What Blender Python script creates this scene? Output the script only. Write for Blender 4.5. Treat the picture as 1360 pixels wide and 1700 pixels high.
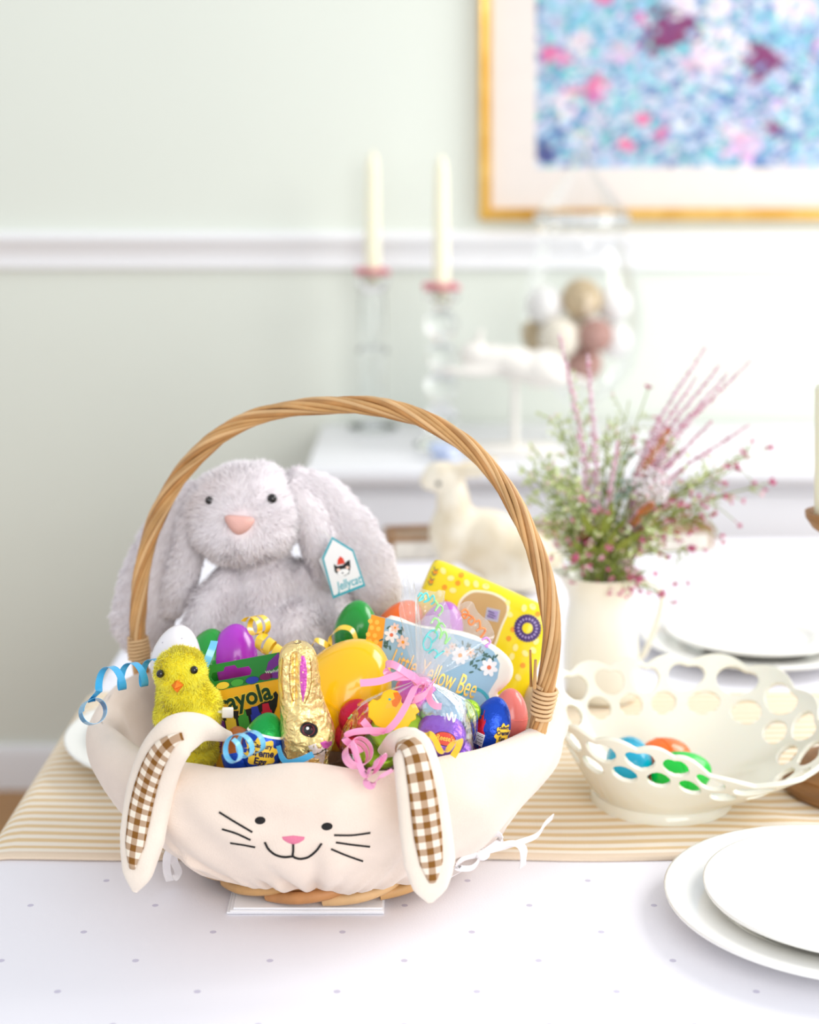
import bpy, bmesh, math, random
import numpy as np
from mathutils import Vector, Matrix
from mathutils.bvhtree import BVHTree

for o in list(bpy.data.objects):
    bpy.data.objects.remove(o)
random.seed(7)
RNG = np.random.default_rng(11)
scene = bpy.context.scene
COL = scene.collection
PI = math.pi

# ------------------------------------------------------------------ camera
F, CX, HY, HC = 2650.0, 680.0, 320.0, 1.29      # focal length in px, principal column, horizon row, eye height
cam_d = bpy.data.cameras.new('camera')
cam = bpy.data.objects.new('camera', cam_d)
COL.objects.link(cam)
cam.location = (0, 0, HC)
cam.rotation_euler = (PI / 2, 0, 0)
cam_d.sensor_fit = 'HORIZONTAL'
cam_d.sensor_width = 36.0
cam_d.lens = F / 1360 * 36
cam_d.shift_y = -(850 - HY) / 1360               # level camera with a dropped lens: verticals stay vertical
cam_d.dof.use_dof = True
cam_d.dof.focus_distance = 1.19
cam_d.dof.aperture_fstop = 4.6
cam_d.clip_start = 0.02
scene.camera = cam

# ------------------------------------------------------------------ light
world = bpy.data.worlds.new('world')
scene.world = world
world.use_nodes = True
bg = world.node_tree.nodes['Background']
bg.inputs[0].default_value = (0.93, 0.96, 1.0, 1)
bg.inputs[1].default_value = 0.74

def area_light(name, loc, target, size, size_y, energy, color):
    d = bpy.data.lights.new(name, 'AREA')
    d.shape = 'RECTANGLE'; d.size = size; d.size_y = size_y
    d.energy = energy; d.color = color
    o = bpy.data.objects.new(name, d)
    COL.objects.link(o)
    o.location = loc
    o.rotation_euler = (Vector(target) - Vector(loc)).to_track_quat('-Z', 'Y').to_euler()
    return o
area_light('window_daylight', (2.3, 2.2, 2.35), (0.1, 2.0, 0.8), 1.5, 1.5, 50, (1.0, 0.985, 0.96))
area_light('front_fill', (1.1, -1.3, 1.75), (0.0, 1.4, 0.9), 1.8, 1.6, 36, (1.0, 0.985, 0.97))  # added fill lamp behind the camera, brightens the basket front
scene.view_settings.view_transform = 'Standard'
scene.view_settings.look = 'None'
scene.view_settings.exposure = 0.26
scene.view_settings.gamma = 1.0
scene.view_settings.use_curve_mapping = False

# ------------------------------------------------------------------ helpers
T = 0.75                                         # height of the cloth on the table

def P(px, py, Y):
    return np.array([(px - CX) / F * Y, Y, HC - (py - HY) / F * Y])
def PZ(px, py, z):
    return P(px, py, (HC - z) * F / (py - HY))
def unit(v):
    v = np.asarray(v, float); return v / (np.linalg.norm(v) + 1e-12)
def lin(r, g, b):
    f = lambda c: c / 12.92 if c <= 0.04045 else ((c + 0.055) / 1.055) ** 2.4
    return (f(r / 255), f(g / 255), f(b / 255), 1.0)

WL = {}                                          # world offset of each object's origin
def link(o, parent=None, origin=(0, 0, 0)):
    COL.objects.link(o)
    if parent is not None:
        o.parent = parent
        WL[o.name] = WL[parent.name]
    else:
        o.location = origin
        WL[o.name] = np.array(origin, float)
    return o
def tag(o, label=None, cat=None, group=None, kind=None):
    if label: o['label'] = label
    if cat: o['category'] = cat
    if group: o['group'] = group
    if kind: o['kind'] = kind
    return o
def thing(name, label, cat, loc, group=None):
    o = bpy.data.objects.new(name, None)
    o.empty_display_size = 0.02
    link(o, None, tuple(float(c) for c in loc))
    return tag(o, label, cat, group)
def mesh(name, V, Fc, mat=None, parent=None, smooth=True, sharp=50, uv=None, col=None, mats=None, midx=None):
    V = np.asarray(V, float)
    if parent is not None:
        off = WL[parent.name]
    else:
        off = np.array([(V[:, 0].min() + V[:, 0].max()) / 2, (V[:, 1].min() + V[:, 1].max()) / 2, V[:, 2].min()])
    me = bpy.data.meshes.new(name)
    me.from_pydata((V - off).tolist(), [], [tuple(int(i) for i in f) for f in Fc])
    if mats:
        for m in mats: me.materials.append(m)
        if midx is not None: me.polygons.foreach_set('material_index', list(midx))
    elif mat is not None:
        me.materials.append(mat)
    if uv is not None:
        uvl = me.uv_layers.new(name='UVMap')
        idx = np.empty(len(me.loops), int); me.loops.foreach_get('vertex_index', idx)
        uvl.data.foreach_set('uv', np.asarray(uv, float)[idx].ravel())
    if col is not None:
        ca = me.color_attributes.new('Col', 'FLOAT_COLOR', 'POINT')
        ca.data.foreach_set('color', np.asarray(col, float).ravel())
    if smooth:
        me.polygons.foreach_set('use_smooth', [True] * len(me.polygons))
        if sharp: me.set_sharp_from_angle(angle=math.radians(sharp))
    me.update()
    o = bpy.data.objects.new(name, me)
    return link(o, parent, tuple(off))
def struct(o): o['kind'] = 'structure'; return o

class MB:                                        # collects shapes that belong to one mesh
    def __init__(s): s.V = []; s.F = []; s.n = 0; s.m = []
    def add(s, vf, mi=0):
        V, Fc = vf
        s.V.append(np.asarray(V, float)); s.F += [tuple(i + s.n for i in f) for f in Fc]
        s.m += [mi] * len(Fc)
        s.n += len(V); return s
    def get(s): return np.concatenate(s.V), s.F
    def build(s, name, mat, parent=None, **k):
        V, Fc = s.get()
        if isinstance(mat, (list, tuple)): return mesh(name, V, Fc, None, parent, mats=mat, midx=s.m, **k)
        return mesh(name, V, Fc, mat, parent, **k)

def cr(pts, n=8, closed=False):                  # Catmull-Rom
    p = [np.asarray(q, float) for q in pts]
    N = len(p); out = []
    segs = N if closed else N - 1
    for i in range(segs):
        if closed: a, b, c, d = p[i - 1], p[i], p[(i + 1) % N], p[(i + 2) % N]
        else:
            b, c = p[i], p[i + 1]
            a = p[i - 1] if i else 2 * b - c
            d = p[i + 2] if i + 2 < N else 2 * c - b
        for k in range(n):
            t = k / n
            out.append(0.5 * (2 * b + (c - a) * t + (2 * a - 5 * b + 4 * c - d) * t * t + (3 * b - a - 3 * c + d) * t ** 3))
    if not closed: out.append(p[-1])
    return np.array(out)
def interp(vals, n):
    vals = np.asarray(vals, float)
    return np.interp(np.linspace(0, 1, n), np.linspace(0, 1, len(vals)), vals)
def grid_faces(n, m, cu=False, cv=False):
    f = []
    for i in range(n if cu else n - 1):
        for j in range(m if cv else m - 1):
            f.append((i * m + j, ((i + 1) % n) * m + j, ((i + 1) % n) * m + (j + 1) % m, i * m + (j + 1) % m))
    return f
def tangents(path):
    t = np.gradient(path, axis=0)
    return t / (np.linalg.norm(t, axis=1, keepdims=True) + 1e-12)
def tube(path, r, seg=8, cap=True):
    path = np.asarray(path, float); N = len(path)
    r = interp(np.atleast_1d(r), N) if np.size(r) > 1 else np.full(N, float(np.ravel(r)[0]))
    t = tangents(path)
    a = np.array([0, 0, 1.0]) if abs(t[0][2]) < 0.9 else np.array([1.0, 0, 0])
    u = unit(np.cross(t[0], a)); V = []
    for i in range(N):
        u = unit(u - t[i] * np.dot(u, t[i])); w = np.cross(t[i], u)
        for k in range(seg):
            an = 2 * PI * k / seg
            V.append(path[i] + r[i] * (u * math.cos(an) + w * math.sin(an)))
    Fc = grid_faces(N, seg, False, True)
    if cap: Fc += [tuple(range(seg))[::-1], tuple(range((N - 1) * seg, N * seg))]
    return np.array(V), Fc
def loft(path, wdir, ndir, w, t, seg=16, ex=1.0):
    """elliptic sections of half width w along wdir and half thickness t along ndir"""
    path = np.asarray(path, float); N = len(path)
    w = interp(w, N); t = interp(t, N)
    wdir = np.broadcast_to(np.asarray(wdir, float), (N, 3)); ndir = np.broadcast_to(np.asarray(ndir, float), (N, 3))
    V = []
    for i in range(N):
        for k in range(seg):
            a = 2 * PI * k / seg; c, s = math.cos(a), math.sin(a)
            c = math.copysign(abs(c) ** ex, c); s = math.copysign(abs(s) ** ex, s)
            V.append(path[i] + wdir[i] * w[i] * c + ndir[i] * t[i] * s)
    Fc = grid_faces(N, seg, False, True)
    Fc += [tuple(range(seg))[::-1], tuple(range((N - 1) * seg, N * seg))]
    return np.array(V), Fc
def revolve(prof, c=(0, 0, 0), n=48, closed=False):
    """prof: (r, z) pairs; a zero radius closes the end"""
    V = []; Fc = []; rings = []
    for r, z in prof:
        if r < 1e-6:
            rings.append([len(V)]); V.append((c[0], c[1], c[2] + z))
        else:
            rings.append(list(range(len(V), len(V) + n)))
            for k in range(n):
                a = 2 * PI * k / n
                V.append((c[0] + r * math.cos(a), c[1] + r * math.sin(a), c[2] + z))
    m = len(rings)
    for i in range(m if closed else m - 1):
        A, B = rings[i], rings[(i + 1) % m]
        for k in range(n):
            k2 = (k + 1) % n
            if len(A) == 1 and len(B) == 1: continue
            if len(A) == 1: Fc.append((A[0], B[k2], B[k]))
            elif len(B) == 1: Fc.append((A[k], A[k2], B[0]))
            else: Fc.append((A[k], A[k2], B[k2], B[k]))
    return np.array(V), Fc
def frame_from(axis, up=(0, 0, 1)):
    z = unit(axis); u = np.asarray(up, float)
    if abs(np.dot(z, unit(u))) > 0.98: u = np.array([1.0, 0, 0])
    x = unit(np.cross(u, z)); y = np.cross(z, x)
    return np.stack([x, y, z], 1)
def xf(vf, R=None, loc=(0, 0, 0), sc=(1, 1, 1)):
    V = np.asarray(vf[0], float) * np.asarray(sc, float)
    if R is not None: V = V @ np.asarray(R).T
    return V + np.asarray(loc, float), vf[1]
def sphere(c, r, n=24, m=14, R=None):
    prof = [(math.sin(PI * i / m), -math.cos(PI * i / m)) for i in range(m + 1)]
    prof[0] = (0, -1); prof[-1] = (0, 1)
    rr = (r, r, r) if np.isscalar(r) else r
    return xf(revolve(prof, n=n), R, c, rr)
def egg_vf(c, axis, a, b, k=0.16, n=36, m=26, seam=0.0):
    prof = []
    for i in range(m + 1):
        t = PI * i / m; z = -math.cos(t)
        r = math.sin(t) * (1 - k * z)
        prof.append((r, z))
    prof[0] = (0, -1); prof[-1] = (0, 1)
    if seam:
        out = []
        for (r, z) in prof: out.append((r, z))
        z0 = -0.05; r0 = math.sqrt(1 - z0 * z0) * (1 - k * z0)
        out = [p for p in out if abs(p[1] - z0) > 0.07]
        ins = [(r0 * 1.0, z0 - 0.045), (r0 * 1.022, z0 - 0.04), (r0 * 1.022, z0 - 0.008), (r0 * 1.0, z0 - 0.004), (r0 * 1.0, z0 + 0.02)]
        lo = [p for p in out if p[1] < z0]; hi = [p for p in out if p[1] > z0]
        prof = lo + ins + hi
    return xf(revolve(prof, n=n), frame_from(axis), c, (b, b, a))
def boxvf(c, d, R=None):
    V = [(sx * d[0] / 2, sy * d[1] / 2, sz * d[2] / 2) for sx in (-1, 1) for sy in (-1, 1) for sz in (-1, 1)]
    Fc = [(0, 1, 3, 2), (4, 6, 7, 5), (0, 4, 5, 1), (2, 3, 7, 6), (0, 2, 6, 4), (1, 5, 7, 3)]
    return xf((np.array(V), Fc), R, c)
def bevbox(c, d, bev=0.004, seg=2, R=None):
    bm = bmesh.new()
    bmesh.ops.create_cube(bm, size=1.0)
    for v in bm.verts: v.co = Vector((v.co.x * d[0], v.co.y * d[1], v.co.z * d[2]))
    bmesh.ops.bevel(bm, geom=list(bm.edges), offset=bev, segments=seg, affect='EDGES', profile=0.5)
    bm.verts.index_update()
    V = np.array([v.co[:] for v in bm.verts]); Fc = [tuple(v.index for v in f.verts) for f in bm.faces]
    bm.free()
    return xf((V, Fc), R, c)
def extrude_poly(pts, nrm, th, bev=0.0, holes=None):
    """planar 3D outline thickened along -nrm; optional holes"""
    bm = bmesh.new(); edges = []
    for loop in [pts] + (holes or []):
        vs = [bm.verts.new(tuple(p)) for p in loop]
        for i in range(len(vs)): edges.append(bm.edges.new((vs[i], vs[(i + 1) % len(vs)])))
    if holes: bmesh.ops.triangle_fill(bm, use_beauty=True, edges=edges)
    else: bm.faces.new(bm.verts)
    for f in bm.faces:
        f.normal_update()
        if f.normal.dot(Vector(tuple(nrm))) < 0: f.normal_flip()
    if th:
        r = bmesh.ops.extrude_face_region(bm, geom=list(bm.faces))
        vs = [g for g in r['geom'] if isinstance(g, bmesh.types.BMVert)]
        bmesh.ops.translate(bm, verts=vs, vec=Vector(tuple(-np.asarray(nrm) * th)))
        bmesh.ops.recalc_face_normals(bm, faces=list(bm.faces))
        if bev:
            es = [e for e in bm.edges if len(e.link_faces) == 2 and e.calc_face_angle() > 0.9]
            bmesh.ops.bevel(bm, geom=es, offset=bev, segments=3, affect='EDGES', profile=0.5)
    bm.verts.index_update()
    V = np.array([v.co[:] for v in bm.verts]); Fc = [tuple(v.index for v in f.verts) for f in bm.faces]
    bm.free()
    return V, Fc
def strip(path, wdir, w, th=0.0003, taper=None):
    """flat ribbon of width w swept along a path, wdir = direction of its width"""
    path = np.asarray(path, float); N = len(path)
    wd = np.broadcast_to(np.asarray(wdir, float), (N, 3))
    t = tangents(path); V = []
    wv = interp(taper, N) * w if taper is not None else np.full(N, w)
    for i in range(N):
        u = unit(wd[i] - t[i] * np.dot(wd[i], t[i])); n = np.cross(t[i], u)
        for a, b in ((-1, -1), (1, -1), (1, 1), (-1, 1)): V.append(path[i] + u * a * wv[i] / 2 + n * b * th / 2)
    Fc = grid_faces(N, 4, False, True) + [(3, 2, 1, 0), tuple(range((N - 1) * 4, N * 4))]
    return np.array(V), Fc
def helix(c0, c1, r0, r1, turns, n=90, ph=0.0):
    c0 = np.asarray(c0, float); c1 = np.asarray(c1, float)
    R = frame_from(c1 - c0); out = []
    for i in range(n + 1):
        s = i / n; a = ph + 2 * PI * turns * s; r = r0 + (r1 - r0) * s
        out.append(c0 + (c1 - c0) * s + R[:, 0] * r * math.cos(a) + R[:, 1] * r * math.sin(a))
    return np.array(out), unit(c1 - c0)
def tri_of(V, Fc):
    t = []
    for f in Fc:
        for k in range(1, len(f) - 1): t.append((f[0], f[k], f[k + 1]))
    return np.array(t, int)
def bvh(V, Fc):
    return BVHTree.FromPolygons([tuple(v) for v in V], [tuple(int(i) for i in f) for f in Fc])
def cast(b, px, py):
    o = Vector((0, 0, HC)); d = Vector(tuple(P(px, py, 1.0) - np.array([0, 0, HC]))).normalized()
    h = b.ray_cast(o, d)
    if h[0] is None: return None, None
    n = h[1]
    if n.dot(d) > 0: n = -n
    return np.array(h[0]), np.array(n)
def remesh(parts, voxel, smooth=6):
    """fuse overlapping closed shapes into one continuous surface"""
    mb = MB()
    for p in parts: mb.add(p)
    V, Fc = mb.get()
    me = bpy.data.meshes.new('tmp'); me.from_pydata(V.tolist(), [], Fc)
    o = bpy.data.objects.new('tmp', me); COL.objects.link(o)
    m = o.modifiers.new('r', 'REMESH'); m.mode = 'VOXEL'; m.voxel_size = voxel
    if smooth:
        s = o.modifiers.new('s', 'SMOOTH'); s.iterations = smooth; s.factor = 0.5
    dg = bpy.context.evaluated_depsgraph_get()
    ev = o.evaluated_get(dg); m2 = ev.to_mesh()
    V = np.array([v.co[:] for v in m2.vertices]); Fc = [tuple(p.vertices) for p in m2.polygons]
    ev.to_mesh_clear()
    bpy.data.objects.remove(o); bpy.data.meshes.remove(me)
    return V, Fc
def vnormals(V, tris):
    n = np.zeros_like(V)
    fn = np.cross(V[tris[:, 1]] - V[tris[:, 0]], V[tris[:, 2]] - V[tris[:, 0]])
    for k in range(3): np.add.at(n, tris[:, k], fn)
    return n / (np.linalg.norm(n, axis=1, keepdims=True) + 1e-12)
def fur(V, Fc, n, length, width, comb, mat, parent, lift=0.8, lay=0.6, jit=0.35, droop=0.3, facing=True, avoid=None):
    """short pile standing on a plush surface: one mesh of thin tapering blades"""
    tris = tri_of(V, Fc); vn = vnormals(V, tris)
    A = np.linalg.norm(np.cross(V[tris[:, 1]] - V[tris[:, 0]], V[tris[:, 2]] - V[tris[:, 0]]), axis=1)
    ti = RNG.choice(len(tris), n, p=A / A.sum())
    r1 = np.sqrt(RNG.random(n)); r2 = RNG.random(n)
    w = np.stack([1 - r1, r1 * (1 - r2), r1 * r2], 1)
    p = (V[tris[ti]] * w[:, :, None]).sum(1); nn = (vn[tris[ti]] * w[:, :, None]).sum(1)
    nn /= np.linalg.norm(nn, axis=1, keepdims=True) + 1e-12
    keep = np.ones(n, bool)
    if avoid is not None:
        for c, r in avoid: keep &= np.linalg.norm(p - c, axis=1) > r
    p, nn = p[keep], nn[keep]; n = len(p)
    cb = comb(p) if callable(comb) else np.broadcast_to(np.asarray(comb, float), (n, 3))
    tg = cb - nn * (cb * nn).sum(1, keepdims=True)
    # clumps: neighbours lean the same way
    cl = np.sin(p @ RNG.normal(size=(3, 3)) * 260) * 0.5 + np.sin(p @ RNG.normal(size=(3, 3)) * 120) * 0.5
    d = nn * lift + tg * lay + cl * jit + RNG.normal(size=(n, 3)) * jit * 0.45
    d /= np.linalg.norm(d, axis=1, keepdims=True)
    L = length * (0.6 + 0.7 * RNG.random((n, 1)))
    p1 = p + d * L * 0.5
    d2 = d + tg * lay * 0.7 + np.array([0, 0, -droop]); d2 /= np.linalg.norm(d2, axis=1, keepdims=True)
    p2 = p1 + d2 * L * 0.5
    wv = np.cross(nn + RNG.normal(size=(n, 3)) * 0.45, d);   # blades face outwards, give or take
    wv[((np.cross(wv, d)) * nn).sum(1) < 0] *= -1
    wv /= np.linalg.norm(wv, axis=1, keepdims=True) + 1e-9
    wv *= width / 2
    VV = np.stack([p - wv, p + wv, p1 - wv * 0.8, p1 + wv * 0.8, p2], 1).reshape(-1, 3)
    base = np.arange(n)[:, None] * 5
    tri = np.concatenate([base + np.array([[0, 1, 3]]), base + np.array([[0, 3, 2]]), base + np.array([[2, 3, 4]])], 1).reshape(-1, 3)
    me = bpy.data.meshes.new('fur')
    off = WL[parent.name]
    me.vertices.add(len(VV)); me.vertices.foreach_set('co', (VV - off).ravel())
    me.loops.add(len(tri) * 3); me.loops.foreach_set('vertex_index', tri.ravel())
    me.polygons.add(len(tri)); me.polygons.foreach_set('loop_start', np.arange(len(tri)) * 3)
    me.update(calc_edges=True)
    me.polygons.foreach_set('use_smooth', np.ones(len(tri), bool))
    ca = me.color_attributes.new('Col', 'FLOAT_COLOR', 'POINT')
    rnd = np.repeat(RNG.random(n), 5); c = np.stack([rnd, np.tile([0, 0, .5, .5, 1.0], n), rnd, np.ones(n * 5)], 1)
    ca.data.foreach_set('color', c.ravel())
    me.materials.append(mat)
    gn = np.cross(wv, d); gn /= np.linalg.norm(gn, axis=1, keepdims=True) + 1e-12
    gn *= np.sign((gn * nn).sum(1, keepdims=True) + 1e-9)
    nr = nn * 0.5 + gn * 0.6 + d * 0.15
    nr /= np.linalg.norm(nr, axis=1, keepdims=True)
    me.normals_split_custom_set_from_vertices(np.repeat(nr, 5, axis=0).tolist())
    o = bpy.data.objects.new('fur', me)
    link(o, parent); o['kind'] = 'stuff'
    return o
_txt = {}
def text_vf(s, size=1.0, xs=1.0, shear=0.0, offset=0.0):
    """flat lettering, centred, in (x, y)"""
    cu = bpy.data.curves.new('t', 'FONT'); cu.body = s; cu.size = 1.0
    cu.align_x = 'CENTER'; cu.align_y = 'CENTER'; cu.shear = shear; cu.offset = offset; cu.resolution_u = 3
    o = bpy.data.objects.new('t', cu); COL.objects.link(o)
    dg = bpy.context.evaluated_depsgraph_get(); dg.update()
    ev = o.evaluated_get(dg); me = ev.to_mesh()
    V = np.array([v.co[:] for v in me.vertices]) * np.array([xs * size, size, size]); Fc = [tuple(p.vertices) for p in me.polygons]
    ev.to_mesh_clear(); bpy.data.objects.remove(o); bpy.data.curves.remove(cu)
    return V, Fc
def disc2(cx, cy, rx, ry=None, n=24, a0=0.0):
    ry = ry or rx
    V = [(cx, cy, 0)] + [(cx + rx * math.cos(2 * PI * k / n) * math.cos(a0) - ry * math.sin(2 * PI * k / n) * math.sin(a0),
                          cy + rx * math.cos(2 * PI * k / n) * math.sin(a0) + ry * math.sin(2 * PI * k / n) * math.cos(a0), 0) for k in range(n)]
    return np.array(V), [(0, 1 + k, 1 + (k + 1) % n) for k in range(n)]
def ring2(cx, cy, r0, r1, n=28):
    V = []; 
    for k in range(n):
        a = 2 * PI * k / n
        V += [(cx + r0 * math.cos(a), cy + r0 * math.sin(a), 0), (cx + r1 * math.cos(a), cy + r1 * math.sin(a), 0)]
    return np.array(V), [(2 * k, 2 * k + 1, (2 * k + 3) % (2 * n), (2 * k + 2) % (2 * n)) for k in range(n)]
def poly2(pts):
    bm = bmesh.new(); vs = [bm.verts.new((p[0], p[1], 0)) for p in pts]
    f = bm.faces.new(vs); f.normal_update()
    if f.normal.z < 0: f.normal_flip()
    bmesh.ops.triangulate(bm, faces=[f]); bm.verts.index_update()
    V = np.array([v.co[:] for v in bm.verts]); Fc = [tuple(v.index for v in q.verts) for q in bm.faces]; bm.free()
    return V, Fc
def stroke2(pts, w, n=6):
    """a drawn line of width w in 2D"""
    p = cr([(x, y, 0) for x, y in pts], n); t = tangents(p); s = np.stack([-t[:, 1], t[:, 0], t[:, 2]], 1)
    V = np.stack([p - s * w / 2, p + s * w / 2], 1).reshape(-1, 3)
    return V, [(2 * i, 2 * i + 2, 2 * i + 3, 2 * i + 1) for i in range(len(p) - 1)]
class Plane:                                     # an oriented flat face: origin, u right, v up, n towards the viewer
    def __init__(s, o, u, v):
        s.o = np.asarray(o, float); s.u = unit(u); v = np.asarray(v, float)
        s.v = unit(v - s.u * np.dot(s.u, v)); s.n = np.cross(s.u, s.v)
    def at(s, x, y, d=0.0): return s.o + s.u * x + s.v * y + s.n * d
    def put(s, vf, d=0.0003):
        V = np.asarray(vf[0], float)
        return np.array([s.at(q[0], q[1], d) for q in V]), vf[1]
    def px(s, px, py, d=0.0):                    # where the sight line of a pixel meets the plane
        c = np.array([0, 0, HC]); r = P(px, py, 1.0) - c
        k = np.dot(s.o + s.n * d - c, s.n) / np.dot(r, s.n)
        return c + r * k
    def loc(s, p): q = np.asarray(p) - s.o; return np.dot(q, s.u), np.dot(q, s.v)
    def R(s): return np.stack([s.u, s.v, s.n], 1)
def wrap(b, vf, pl, off=0.0004, reach=0.06):
    """lay flat print on a curved body, casting along the plane's normal"""
    V = []; 
    for q in vf[0]:
        s = pl.at(q[0], q[1], reach)
        h = b.ray_cast(Vector(tuple(s)), Vector(tuple(-pl.n)))
        V.append(np.array(h[0]) + pl.n * off if h[0] is not None else pl.at(q[0], q[1], 0))
    return np.array(V), vf[1]
# ------------------------------------------------------------------ materials
def mat(name, col, rough=0.5, metal=0.0, bump=0.0, bscale=200.0, var=0.0, vscale=20.0, col2=None, spec=0.5, sheen=0.0,
        sss=0.0, coat=0.0, trans=0.0, ior=1.45, bdetail=3.0, bdist=0.0, btype='noise', wscale=(1, 1, 1)):
    m = bpy.data.materials.new(name); m.use_nodes = True
    nt = m.node_tree; b = nt.nodes['Principled BSDF']; L = nt.links
    b.inputs['Base Color'].default_value = col
    b.inputs['Roughness'].default_value = rough; b.inputs['Metallic'].default_value = metal
    b.inputs['Specular IOR Level'].default_value = spec; b.inputs['IOR'].default_value = ior
    b.inputs['Sheen Weight'].default_value = sheen; b.inputs['Coat Weight'].default_value = coat
    b.inputs['Coat Roughness'].default_value = 0.08
    b.inputs['Transmission Weight'].default_value = trans
    if sss:
        b.inputs['Subsurface Weight'].default_value = sss; b.inputs['Subsurface Radius'].default_value = (0.004, 0.003, 0.002)
    tc = nt.nodes.new('ShaderNodeTexCoord'); mp = nt.nodes.new('ShaderNodeMapping'); mp.inputs['Scale'].default_value = wscale
    L.new(tc.outputs['Object'], mp.inputs[0])
    if var or col2:
        n = nt.nodes.new('ShaderNodeTexNoise'); n.inputs['Scale'].default_value = vscale; n.inputs['Detail'].default_value = 4
        L.new(mp.outputs[0], n.inputs['Vector'])
        r = nt.nodes.new('ShaderNodeValToRGB'); r.color_ramp.elements[0].position = 0.35; r.color_ramp.elements[1].position = 0.65
        c2 = col2 or tuple([c * (1 - var) for c in col[:3]] + [1])
        r.color_ramp.elements[0].color = c2; r.color_ramp.elements[1].color = col
        L.new(n.outputs[0], r.inputs[0]); L.new(r.outputs[0], b.inputs['Base Color'])
    if bump:
        if btype == 'voronoi':
            n = nt.nodes.new('ShaderNodeTexVoronoi'); n.inputs['Scale'].default_value = bscale; o = n.outputs['Distance']
        else:
            n = nt.nodes.new('ShaderNodeTexNoise'); n.inputs['Scale'].default_value = bscale; n.inputs['Detail'].default_value = bdetail; n.inputs['Distortion'].default_value = bdist; o = n.outputs[0]
        L.new(mp.outputs[0], n.inputs['Vector'])
        bp = nt.nodes.new('ShaderNodeBump'); bp.inputs['Strength'].default_value = min(bump, 1.0); bp.inputs['Distance'].default_value = 0.002 * max(bump, 1.0)
        L.new(o, bp.inputs['Height']); L.new(bp.outputs[0], b.inputs['Normal'])
    return m
def nodes(m): return m.node_tree.nodes, m.node_tree.links, m.node_tree.nodes['Principled BSDF']
def math_node(nt, op, a, b=None, clamp=False):
    n = nt.nodes.new('ShaderNodeMath'); n.operation = op; n.use_clamp = clamp
    for i, v in enumerate((a, b)):
        if v is None: continue
        if isinstance(v, (int, float)): n.inputs[i].default_value = v
        else: nt.links.new(v, n.inputs[i])
    return n.outputs[0]
def mixcol(nt, fac, c1, c2):
    n = nt.nodes.new('ShaderNodeMix'); n.data_type = 'RGBA'
    if isinstance(fac, (int, float)): n.inputs[0].default_value = fac
    else: nt.links.new(fac, n.inputs[0])
    for k, c in ((6, c1), (7, c2)):
        if isinstance(c, tuple): n.inputs[k].default_value = c
        else: nt.links.new(c, n.inputs[k])
    return n.outputs[2]

M = {}
M['wall'] = mat('wall_paint', lin(226, 231, 221), 0.85, var=0.02, vscale=1.5, bump=0.05, bscale=300)
M['trim'] = mat('trim_paint', lin(238, 238, 240), 0.45, bump=0.03, bscale=80)
M['floor'] = mat('floor_wood', lin(178, 128, 72), 0.4, var=0.35, vscale=6, wscale=(1, 14, 1))
M['plank'] = mat('oak_plank', lin(184, 134, 78), 0.38, var=0.3, vscale=9, wscale=(1.5, 12, 1), bump=0.1, bscale=40)
M['whitepaint'] = mat('white_furniture_paint', lin(240, 240, 243), 0.35, bump=0.02, bscale=60)
M['gold'] = mat('gilded_wood', lin(214, 160, 56), 0.32, 0.75, bump=0.35, bscale=60, col2=lin(238, 196, 110), vscale=14)
M['matboard'] = mat('mat_board', lin(228, 219, 212), 0.8, var=0.02, vscale=30)
M['table_wood'] = mat('table_wood', lin(150, 105, 65), 0.4, var=0.3, vscale=8, wscale=(1, 12, 12))
M['china'] = mat('bone_china', lin(249, 248, 243), 0.12, spec=0.5, coat=0.3)
M['milk'] = mat('milk_glass', lin(236, 234, 219), 0.14, sss=0.25, coat=0.4)
M['jug'] = mat('cream_enamel', lin(245, 243, 232), 0.2, coat=0.4)
M['wax'] = mat('ivory_wax', lin(247, 243, 216), 0.45, sss=0.3)
M['pinkring'] = mat('pink_petals', lin(226, 140, 150), 0.7, var=0.35, vscale=60)
M['turned_wood'] = mat('turned_wood', lin(165, 118, 70), 0.5, var=0.45, vscale=14, wscale=(1, 1, 8), bump=0.2, bscale=90)
M['whitewash'] = mat('whitewashed_wood', lin(232, 226, 214), 0.6, var=0.2, vscale=50)
M['stone'] = mat('weathered_cream_resin', lin(242, 234, 216), 0.75, bump=0.5, bscale=70, col2=lin(218, 202, 172), vscale=22)
M['whitestone'] = mat('whitewashed_resin', lin(238, 234, 226), 0.7, bump=0.4, bscale=60, var=0.12, vscale=18)
M['blueware'] = mat('blue_white_glaze', lin(232, 238, 248), 0.2, col2=lin(120, 150, 205), vscale=45)
M['velour'] = mat('cream_velour', lin(241, 223, 207), 0.9, bump=0.25, bscale=900, sheen=0.35, var=0.05, vscale=40, spec=0.2)
M['earvelour'] = mat('ear_velour', lin(244, 230, 214), 0.9, bump=0.25, bscale=900, sheen=0.4, var=0.05, vscale=60, spec=0.2)
M['thread'] = mat('black_thread', lin(22, 18, 18), 0.7, bump=0.3, bscale=1200)
M['pinkthread'] = mat('pink_thread', lin(236, 130, 160), 0.7, bump=0.5, bscale=1500)
M['cord'] = mat('white_cotton_tie', lin(240, 236, 236), 0.85, bump=0.3, bscale=600)
M['willow'] = mat('peeled_willow', lin(214, 166, 108), 0.5, var=0.28, vscale=30, wscale=(1, 1, 1), bump=0.25, bscale=150)
M['willow2'] = mat('peeled_willow_dark', lin(196, 142, 84), 0.5, var=0.32, vscale=34, bump=0.25, bscale=150)
M['willow3'] = mat('peeled_willow_pale', lin(226, 184, 132), 0.5, var=0.2, vscale=26, bump=0.2, bscale=150)
M['willowshade'] = mat('willow_core_shade', lin(120, 80, 44), 0.7)  # dark tone stands in for shade between the handle strands
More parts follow.
